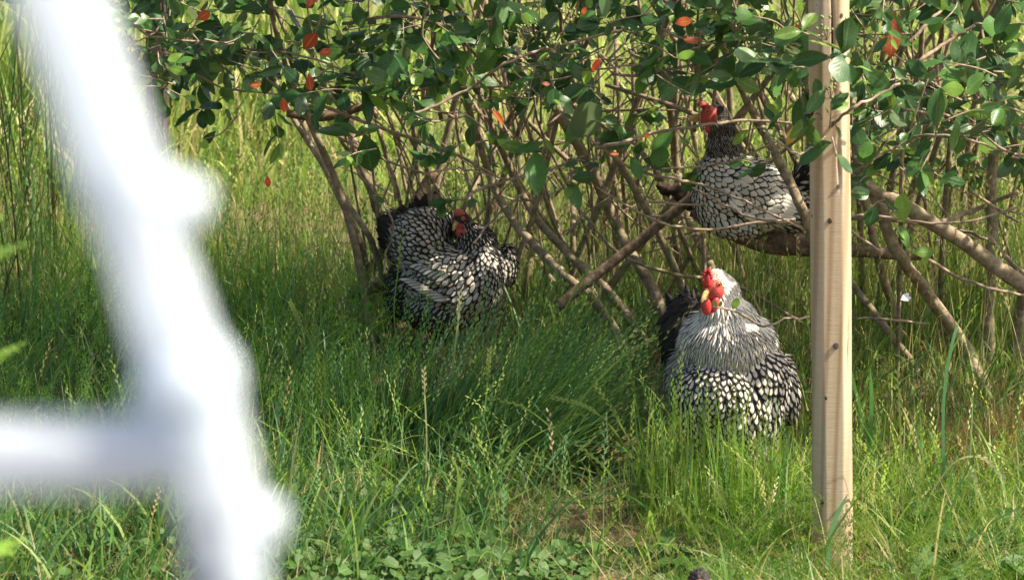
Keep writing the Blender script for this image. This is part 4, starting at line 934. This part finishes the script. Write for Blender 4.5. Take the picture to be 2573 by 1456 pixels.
# ---- hen 1: on the ground, preening, tail fanned
hb = G(1112, 888); h = Bird('plump black-and-white laced hen with fanned tail standing in the grass under the hedge', hb, hb.y)
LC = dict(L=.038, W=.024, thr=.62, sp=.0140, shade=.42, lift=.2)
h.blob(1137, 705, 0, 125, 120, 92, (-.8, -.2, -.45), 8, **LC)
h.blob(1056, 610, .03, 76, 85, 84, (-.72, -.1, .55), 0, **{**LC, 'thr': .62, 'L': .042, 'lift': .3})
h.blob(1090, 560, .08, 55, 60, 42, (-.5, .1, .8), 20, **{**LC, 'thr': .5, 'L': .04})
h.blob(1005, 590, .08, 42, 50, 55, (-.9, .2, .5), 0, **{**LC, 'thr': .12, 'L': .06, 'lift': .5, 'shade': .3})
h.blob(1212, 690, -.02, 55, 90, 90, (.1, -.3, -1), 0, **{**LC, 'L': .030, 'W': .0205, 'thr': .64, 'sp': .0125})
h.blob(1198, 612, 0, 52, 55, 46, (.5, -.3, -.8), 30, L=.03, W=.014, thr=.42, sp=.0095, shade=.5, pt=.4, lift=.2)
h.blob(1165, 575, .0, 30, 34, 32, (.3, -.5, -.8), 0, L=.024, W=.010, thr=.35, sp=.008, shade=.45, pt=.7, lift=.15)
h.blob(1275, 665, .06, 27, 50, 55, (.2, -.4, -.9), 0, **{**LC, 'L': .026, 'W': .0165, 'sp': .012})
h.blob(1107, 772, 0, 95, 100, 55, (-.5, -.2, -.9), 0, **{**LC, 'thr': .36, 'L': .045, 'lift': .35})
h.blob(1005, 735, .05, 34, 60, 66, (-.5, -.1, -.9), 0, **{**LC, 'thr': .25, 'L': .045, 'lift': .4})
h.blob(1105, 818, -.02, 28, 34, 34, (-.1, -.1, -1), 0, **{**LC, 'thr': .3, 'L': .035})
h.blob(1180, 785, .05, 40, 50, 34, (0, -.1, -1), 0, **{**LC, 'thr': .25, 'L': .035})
h.blob(1158, 548, -.02, 20, 24, 24, bare=True)
h.build_body(); h.plume()
h.wing([((1125, 690), (1060, 665), 7, ((-1, -.15, -.55), (-1, -.1, -.15)), .050, .022, .66, .5, -.20, -.14),
        ((1130, 752), (1045, 705), 9, ((-1, -.05, -.05), (-1, 0, .1)), .066, .017, .74, .55, -.185, -.14),
        ((1165, 765), (1105, 660), 6, ((-.75, -.2, -.65), (-.7, -.2, -.5)), .040, .027, .66, .5, -.195, -.185),
        ((1185, 745), (1130, 645), 6, ((-.6, -.2, -.8), (-.6, -.2, -.6)), .038, .026, .66, .5, -.20, -.185),
        ((1200, 735), (1160, 640), 6, ((-.5, -.2, -.9), (-.5, -.2, -.7)), .034, .023, .64, .45, -.19, -.175)])
rec = []
for k in range(26):
    a = k/25; an = 2.75-1.5*a; p = h.pos(1030+50*a, 600-50*a, .07+random.uniform(-.02, .03)); d = Vector((math.cos(an), random.uniform(0, .3), math.sin(an)))
    rec.append((p, d, Vector((random.gauss(.2, .25), -1, .2)), random.uniform(.075, .11), .036, .1, -1, .4, random.uniform(-.1, .25), .15))
feathers('tail', h.root, rec)
h.ell('face', 1157, 556, -.028, 17, 15, 23, M_PINK, 8, .05)
h.ell('comb', 1153, 534, -.035, 15, 12, 9, M_PINK, 5, .12)
h.ell('wattle', 1152, 583, -.04, 7, 6, 13, M_RED, 0, .06); h.ell('wattle', 1166, 582, -.04, 7, 6, 13, M_RED, 0, .06); h.ell('earlobe', 1175, 566, -.025, 5, 5, 9, M_RED, 0, .06)
h.beak((1146, 560, -.045), (1139, 577, -.074), 6.5); h.eye(1163, 548, -.047, 4.6, (.35, -1, .1))
h.leg((1102, 838, -.02), (1112, 885, -.02), .0085, True); h.leg((1170, 790, .06), (1178, 850, .06), .0075)
# ---- rooster
rb = ROO; r_ = Bird('white-necked laced rooster with red comb and wattles standing in tall grass', rb, rb.y+.05, 'rooster', 'rooster')
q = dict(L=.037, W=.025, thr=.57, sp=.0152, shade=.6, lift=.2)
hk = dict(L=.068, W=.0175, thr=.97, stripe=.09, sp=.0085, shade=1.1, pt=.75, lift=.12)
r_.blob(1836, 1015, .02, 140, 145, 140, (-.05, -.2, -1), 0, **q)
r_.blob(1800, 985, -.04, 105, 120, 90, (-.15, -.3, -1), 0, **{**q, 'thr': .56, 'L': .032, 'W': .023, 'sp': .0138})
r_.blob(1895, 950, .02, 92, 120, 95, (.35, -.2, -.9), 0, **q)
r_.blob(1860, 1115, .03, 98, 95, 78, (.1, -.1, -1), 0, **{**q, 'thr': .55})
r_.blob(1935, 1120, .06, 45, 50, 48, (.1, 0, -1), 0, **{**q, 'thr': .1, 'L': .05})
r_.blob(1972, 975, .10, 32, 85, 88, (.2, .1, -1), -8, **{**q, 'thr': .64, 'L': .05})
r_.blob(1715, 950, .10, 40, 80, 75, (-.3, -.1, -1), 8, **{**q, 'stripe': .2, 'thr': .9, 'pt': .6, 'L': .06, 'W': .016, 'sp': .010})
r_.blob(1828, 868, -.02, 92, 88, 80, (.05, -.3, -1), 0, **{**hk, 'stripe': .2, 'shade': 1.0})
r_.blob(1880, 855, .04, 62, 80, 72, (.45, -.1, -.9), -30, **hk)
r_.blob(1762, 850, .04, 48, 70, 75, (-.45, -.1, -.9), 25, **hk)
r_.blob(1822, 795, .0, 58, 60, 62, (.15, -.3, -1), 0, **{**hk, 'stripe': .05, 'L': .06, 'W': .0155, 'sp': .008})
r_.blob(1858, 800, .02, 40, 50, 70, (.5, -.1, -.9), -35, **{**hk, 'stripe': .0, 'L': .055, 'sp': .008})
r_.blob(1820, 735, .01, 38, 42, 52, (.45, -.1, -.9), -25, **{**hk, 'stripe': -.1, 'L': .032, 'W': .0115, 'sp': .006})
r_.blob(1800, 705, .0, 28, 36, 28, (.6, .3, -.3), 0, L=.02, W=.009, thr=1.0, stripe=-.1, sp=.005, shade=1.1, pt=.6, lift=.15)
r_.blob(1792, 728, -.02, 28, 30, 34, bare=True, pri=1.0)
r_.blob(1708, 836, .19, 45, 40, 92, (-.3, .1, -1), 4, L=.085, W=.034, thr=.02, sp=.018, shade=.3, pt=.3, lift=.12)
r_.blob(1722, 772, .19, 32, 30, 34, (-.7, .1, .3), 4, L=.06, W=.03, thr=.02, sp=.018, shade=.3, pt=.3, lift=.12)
r_.build_body(.0085); r_.plume()
rec = []
for k in range(14):
    a = random.random(); p = r_.pos(1745-25*a+random.gauss(0, 6), 895-45*a+random.gauss(0, 22), .18+random.uniform(0, .09)); an = random.uniform(1.5, 2.15)
    rec.append((p, Vector((math.cos(an), random.uniform(-.05, .3), math.sin(an))), Vector((random.gauss(-.5, .4), -1, .1)), random.uniform(.11, .17), .045, .02, -1, .3, random.uniform(-.35, -.05), .3))
for k in range(26):
    p = r_.pos(1722+random.gauss(0, 12), 800+random.gauss(0, 32), .17+random.uniform(0, .08)); an = random.uniform(3.3, 4.6)
    rec.append((p, Vector((math.cos(an)*.5, random.uniform(-.1, .2), math.sin(an))), Vector((-.6, -1, .3)), random.uniform(.09, .15), .036, .02, -1, .3, .12, .35))
feathers('tail', r_.root, rec)
r_.ell('face', 1793, 729, -.034, 27, 22, 29, M_RED, -8, .05)
# rose comb: low fleshy mass with knobs and a spike
bm = ellipsoid(r_.pos(1777, 700, -.045), (12*r_.k, 20*r_.k, 22*r_.k), Matrix.Rotation(R(12), 3, 'Y'), 22, 16, .09)
for kk in range(14):
    a = random.uniform(0, 6.28); b2 = ellipsoid(r_.pos(1777+10*math.cos(a), 697+18*math.sin(a), -.06+random.uniform(-.004, .01)), (5*r_.k,)*3, None, 8, 6)
    me = bpy.data.meshes.new('t'); b2.to_mesh(me); b2.free(); bm.from_mesh(me); bpy.data.meshes.remove(me)
b2 = ellipsoid(r_.pos(1781, 683, -.035), (6*r_.k, 8*r_.k, 14*r_.k), Matrix.Rotation(R(15), 3, 'Y'), 10, 8); me = bpy.data.meshes.new('t'); b2.to_mesh(me); b2.free(); bm.from_mesh(me); bpy.data.meshes.remove(me)
bm_obj('comb', bm, r_.root, M_COMB)
r_.ell('wattle', 1775, 769, -.055, 13, 9, 23, M_COMB, -5, .04); r_.ell('wattle', 1796, 766, -.05, 12, 9, 22, M_COMB, 8, .04)
r_.ell('earlobe', 1820, 738, -.028, 7, 7, 16, M_RED, 5, .05)
r_.beak((1777, 732, -.062), (1764, 756, -.096), 8); r_.eye(1805, 714, -.068, 7.2, (.45, -1, .05))
r_.leg((1888, 1140, .0), (1892, 1228, .0), .011); r_.leg((1935, 1140, .08), (1940, 1205, .08), .011)
# ---- hen 2: perched
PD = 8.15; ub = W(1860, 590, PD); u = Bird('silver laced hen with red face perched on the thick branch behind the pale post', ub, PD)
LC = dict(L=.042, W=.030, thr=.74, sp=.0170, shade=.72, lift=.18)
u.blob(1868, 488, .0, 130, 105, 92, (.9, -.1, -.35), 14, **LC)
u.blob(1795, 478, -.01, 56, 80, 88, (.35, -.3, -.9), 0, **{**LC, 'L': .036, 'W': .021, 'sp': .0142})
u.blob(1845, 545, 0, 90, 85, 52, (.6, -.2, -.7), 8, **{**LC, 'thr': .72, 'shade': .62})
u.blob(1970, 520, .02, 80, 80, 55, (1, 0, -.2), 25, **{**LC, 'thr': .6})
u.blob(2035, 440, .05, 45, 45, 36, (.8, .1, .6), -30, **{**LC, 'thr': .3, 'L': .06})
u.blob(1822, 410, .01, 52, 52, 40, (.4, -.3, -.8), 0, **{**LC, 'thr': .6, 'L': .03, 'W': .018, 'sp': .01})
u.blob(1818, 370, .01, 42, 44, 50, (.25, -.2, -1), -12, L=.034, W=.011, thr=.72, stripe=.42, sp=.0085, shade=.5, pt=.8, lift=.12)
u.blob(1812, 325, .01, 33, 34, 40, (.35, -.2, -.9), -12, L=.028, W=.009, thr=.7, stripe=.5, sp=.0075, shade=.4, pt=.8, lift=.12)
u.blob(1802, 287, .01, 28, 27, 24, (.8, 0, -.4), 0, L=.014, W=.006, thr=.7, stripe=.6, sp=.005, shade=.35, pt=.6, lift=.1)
u.blob(1782, 292, .0, 26, 24, 26, bare=True)
u.build_body(); u.plume()
u.wing([((1835, 505), (1860, 440), 6, ((.7, -.1, -.7), (.9, -.1, -.5)), .055, .036, .76, .85, -.135, -.12),
        ((1865, 530), (1890, 452), 6, ((.8, -.1, -.5), (.95, -.1, -.4)), .06, .038, .8, .85, -.135, -.11),
        ((1895, 545), (1915, 460), 7, ((.9, -.1, -.1), (.95, -.1, -.45)), .085, .034, .82, .95, -.125, -.1),
        ((1925, 550), (1940, 475), 7, ((1, -.05, -.05), (.9, -.05, -.5)), .10, .026, .85, .95, -.11, -.09)])
u.ell('face', 1782, 292, -.008, 24, 22, 27, M_RED, 10, .05)
u.ell('comb', 1768, 264, -.0, 17, 11, 8, M_COMB, 12, .14)
u.ell('wattle', 1779, 323, -.012, 8, 6, 12, M_RED, 0, .06); u.ell('wattle', 1788, 322, .012, 8, 6, 12, M_RED, 0, .06); u.ell('earlobe', 1797, 296, -.034, 6, 5, 9, M_PINK, 0, .05)
u.beak((1758, 292, -.0), (1731, 303, -.0), 7.5); u.eye(1779, 281, -.041, 5.5, (-.25, -1, .1))
u.leg((1850, 560, -.02), (1856, 592, -.05), .009); u.leg((1885, 562, .02), (1890, 598, -.0), .009)
rec = []
for k in range(16):
    p = u.pos(2050+random.gauss(0, 8), 430+random.gauss(0, 14), .05+random.uniform(-.03, .05)); an = random.uniform(.2, .8)
    rec.append((p, Vector((math.cos(an), random.gauss(0, .1), math.sin(an))), Vector((-.2, -1, .3)), random.uniform(.05, .07), .03, .12, -1, .4, .05, .15))
feathers('tail', u.root, rec)
# ---- fourth chicken: only the top of its head reaches into the picture, bottom edge
fD = 5.35; fp = W(1762, 1446, fD); fb = Vector((fp.x, fp.y+.05, float(zg(fp.x, fp.y)))); f = Bird('dark grey hen head poking up at the bottom edge below the rooster', fb, fD)
kk = f.k
def fblob(x, y, z, rx, ry, rz, flow, **kw):
    f.B.append(dict(c=Vector((x, y, z)), r=(rx, ry, rz), rot=Matrix.Identity(3), flow=Vector(flow).normalized(), **kw))
hz = fp.z - fb.z - .026
fblob(0, 0, hz, .024, .030, .026, (0, 1, -.3), L=.014, W=.008, thr=.1, sp=.006, shade=.3, pt=.5)
fblob(0, .03, hz-.06, .03, .035, .06, (0, .3, -1), L=.03, W=.011, thr=.5, sp=.009, shade=.4, pt=.7)
fblob(0, .08, hz-.14, .06, .08, .08, (0, .5, -1), **LC); fblob(0, .16, hz-.22, .10, .15, .11, (0, .9, -.4), **LC)
f.build_body(); f.plume()
fo = bm_obj('comb', ellipsoid(Vector((0, -.026, hz+.004)), (.008, .012, .006), None, 12, 8, .1), f.root, M_PINK)
bm_obj('face', ellipsoid(Vector((0, -.010, hz-.006)), (.0285, .020, .016), None, 14, 10, .04), f.root, M_PINK)
bm_obj('beak', ellipsoid(Vector((0, -.038, hz-.008)), (.007, .018, .007), None, 10, 8), f.root, M_BEAK)
for sx in (-1, 1):
    bb = Batch(); V, F, T = tube_arr([Vector((sx*.04, .15, .14)), Vector((sx*.04, .15, .0))], .008, 8, .05); bb.add(V, F, T)
    for ang in (-.5, 0, .5):
        V, F, T = tube_arr([Vector((sx*.04, .15, .006)), Vector((sx*.04+math.sin(ang)*.05, .15-math.cos(ang)*.05, .002))], [.006, .002], 6, 0); bb.add(V, F, T)
    link('leg', bb.mesh('leg', [M_LEG]), f.root)

# ------------------------------------------------------------------ white tubular frame close to the camera
M_WHITE = simple('white_paint', (.78, .85, .92), (.84, .90, .96), 20, .45, .1)
FD = .86
def fr(x, y, d=0): return W(x, y, FD+d)
fo_base = fr(570, 1500); foot = Vector((fo_base.x+.06, fo_base.y+.01, float(zg(fo_base.x, fo_base.y))))
_n = M_WHITE.node_tree; _b = _n.nodes['Principled BSDF']; _r = [x for x in _n.nodes if x.type == 'VALTORGB'][0]; translucent(M_WHITE, _n, _b, _r.outputs[0], .6)
fw = thing('white_frame', 'blurred white painted tubular frame with side arm and short stubs close to the camera', 'frame', foot)
def ftube(name, pts, rad): return tube(name, smooth_path(pts, 5), rad, fw, M_WHITE, 18, 0, 1, fw.location)
U = mpp(fr(400, 700))*1.10
ftube('upright', [fr(60, -400), fr(130, -80), fr(225, 200), fr(300, 430), fr(372, 640), fr(430, 830), fr(500, 1050), fr(545, 1250), fr(575, 1500), fr(600, 1800), Vector((foot.x, foot.y, foot.z+1.0)), foot], [a*U for a in (100, 98, 92, 98, 88, 96, 98, 96, 92, 90, 90, 90)])
ftube('side_arm', [fr(-700, 1140), fr(-200, 1140), fr(100, 1140), fr(300, 1138), fr(480, 1110)], [a*U for a in (92, 90, 88, 86, 92)])
ftube('stub', [fr(380, 500), fr(450, 505), fr(515, 522)], [a*U for a in (78, 62, 46)])
ftube('stub', [fr(300, 480), fr(240, 482), fr(205, 488)], [a*U for a in (70, 48, 30)])
ftube('stub', [fr(560, 1320), fr(640, 1312), fr(708, 1312)], [a*U for a in (80, 66, 44)])
ftube('joint', [fr(405, 900), fr(465, 960), fr(480, 1020)], [a*U for a in (112, 128, 110)])

# ------------------------------------------------------------------ leafy weeds at the left edge, closer than the focus
def weed(px, py, D, label, H, n):
    p = W(px, py, D); base = Vector((p.x-.05, p.y+.02, float(zg(p.x, p.y)))); o = thing('tall_weed', label, 'plant', base)
    top = p-base; path = smooth_path([Vector((0, 0, 0)), Vector((top.x*.3, .01, top.z*.5)), top], 6); tube('stem', path, [.005, .004, .002], o, simple('weed_stem', (.09, .16, .04), (.14, .22, .06), 20), 7, .03)
    for k in range(n):
        q = path[int(len(path)*(.45+.55*k/n))-1] if k < n-1 else path[-1]; a = k*2.4
        d = Vector((math.cos(a), math.sin(a), random.uniform(-.1, .35))); b = Batch()
        for j in range(5):
            ln = .026*(1-.12*j); ps = q+d*(.01+.011*j); 
            for sgn in ((-1, 1) if j < 4 else (0,)):
                sd = d.cross(Vector((0, 0, 1)))*sgn; dd = (d*.8+sd*.8+Vector((0, 0, -.15)))
                M = leaf_mat4(ps, dd, Vector((random.gauss(0, .2), -.3, 1)), ln); _, V, Q, uv, mi = LV[6+random.randrange(3)]
                A = np.array(M); b.add(V@A[:3, :3].T+A[:3, 3], Q, None, 0, uv)
        link('leaf', b.mesh('leaf', [M_LEAF[2]]), o)
weed(-70, 560, 3.0, 'bright green leafy weed at the left edge, taller one behind the white frame', 1, 12)
weed(-60, 415, 3.4, 'pale green weed higher up at the left edge behind the white frame', 1, 10)
weed(-80, 650, 2.9, 'bright green leafy weed lowest at the left edge', 1, 9)

# ------------------------------------------------------------------ small litter
def petal(px, py, D, L, label):
    p = W(px, py, D); bm = bmesh.new(); b = Batch()
    for d, nr in (((1, 0, .25), (0, -1, .4)), ((.8, .1, .5), (.1, -1, .2)), ((.95, .3, 0), (0, -.7, .8))):
        A = np.array(leaf_mat4(Vector((0, 0, 0)), Vector(d), Vector(nr), L)); _, V, Q, uv, mi = LV[1]; b.add(V@A[:3, :3].T, Q, None, 0, uv)
    bm.free(); o = link('feather', b.mesh('feather', [simple('white_down', (.7, .7, .7), (.85, .85, .84), 80, .8)])); o.location = p; o['label'] = label; o['category'] = 'feather'
petal(2262, 752, 7.9, .036, 'small white feather caught between the stems right of the pale post')
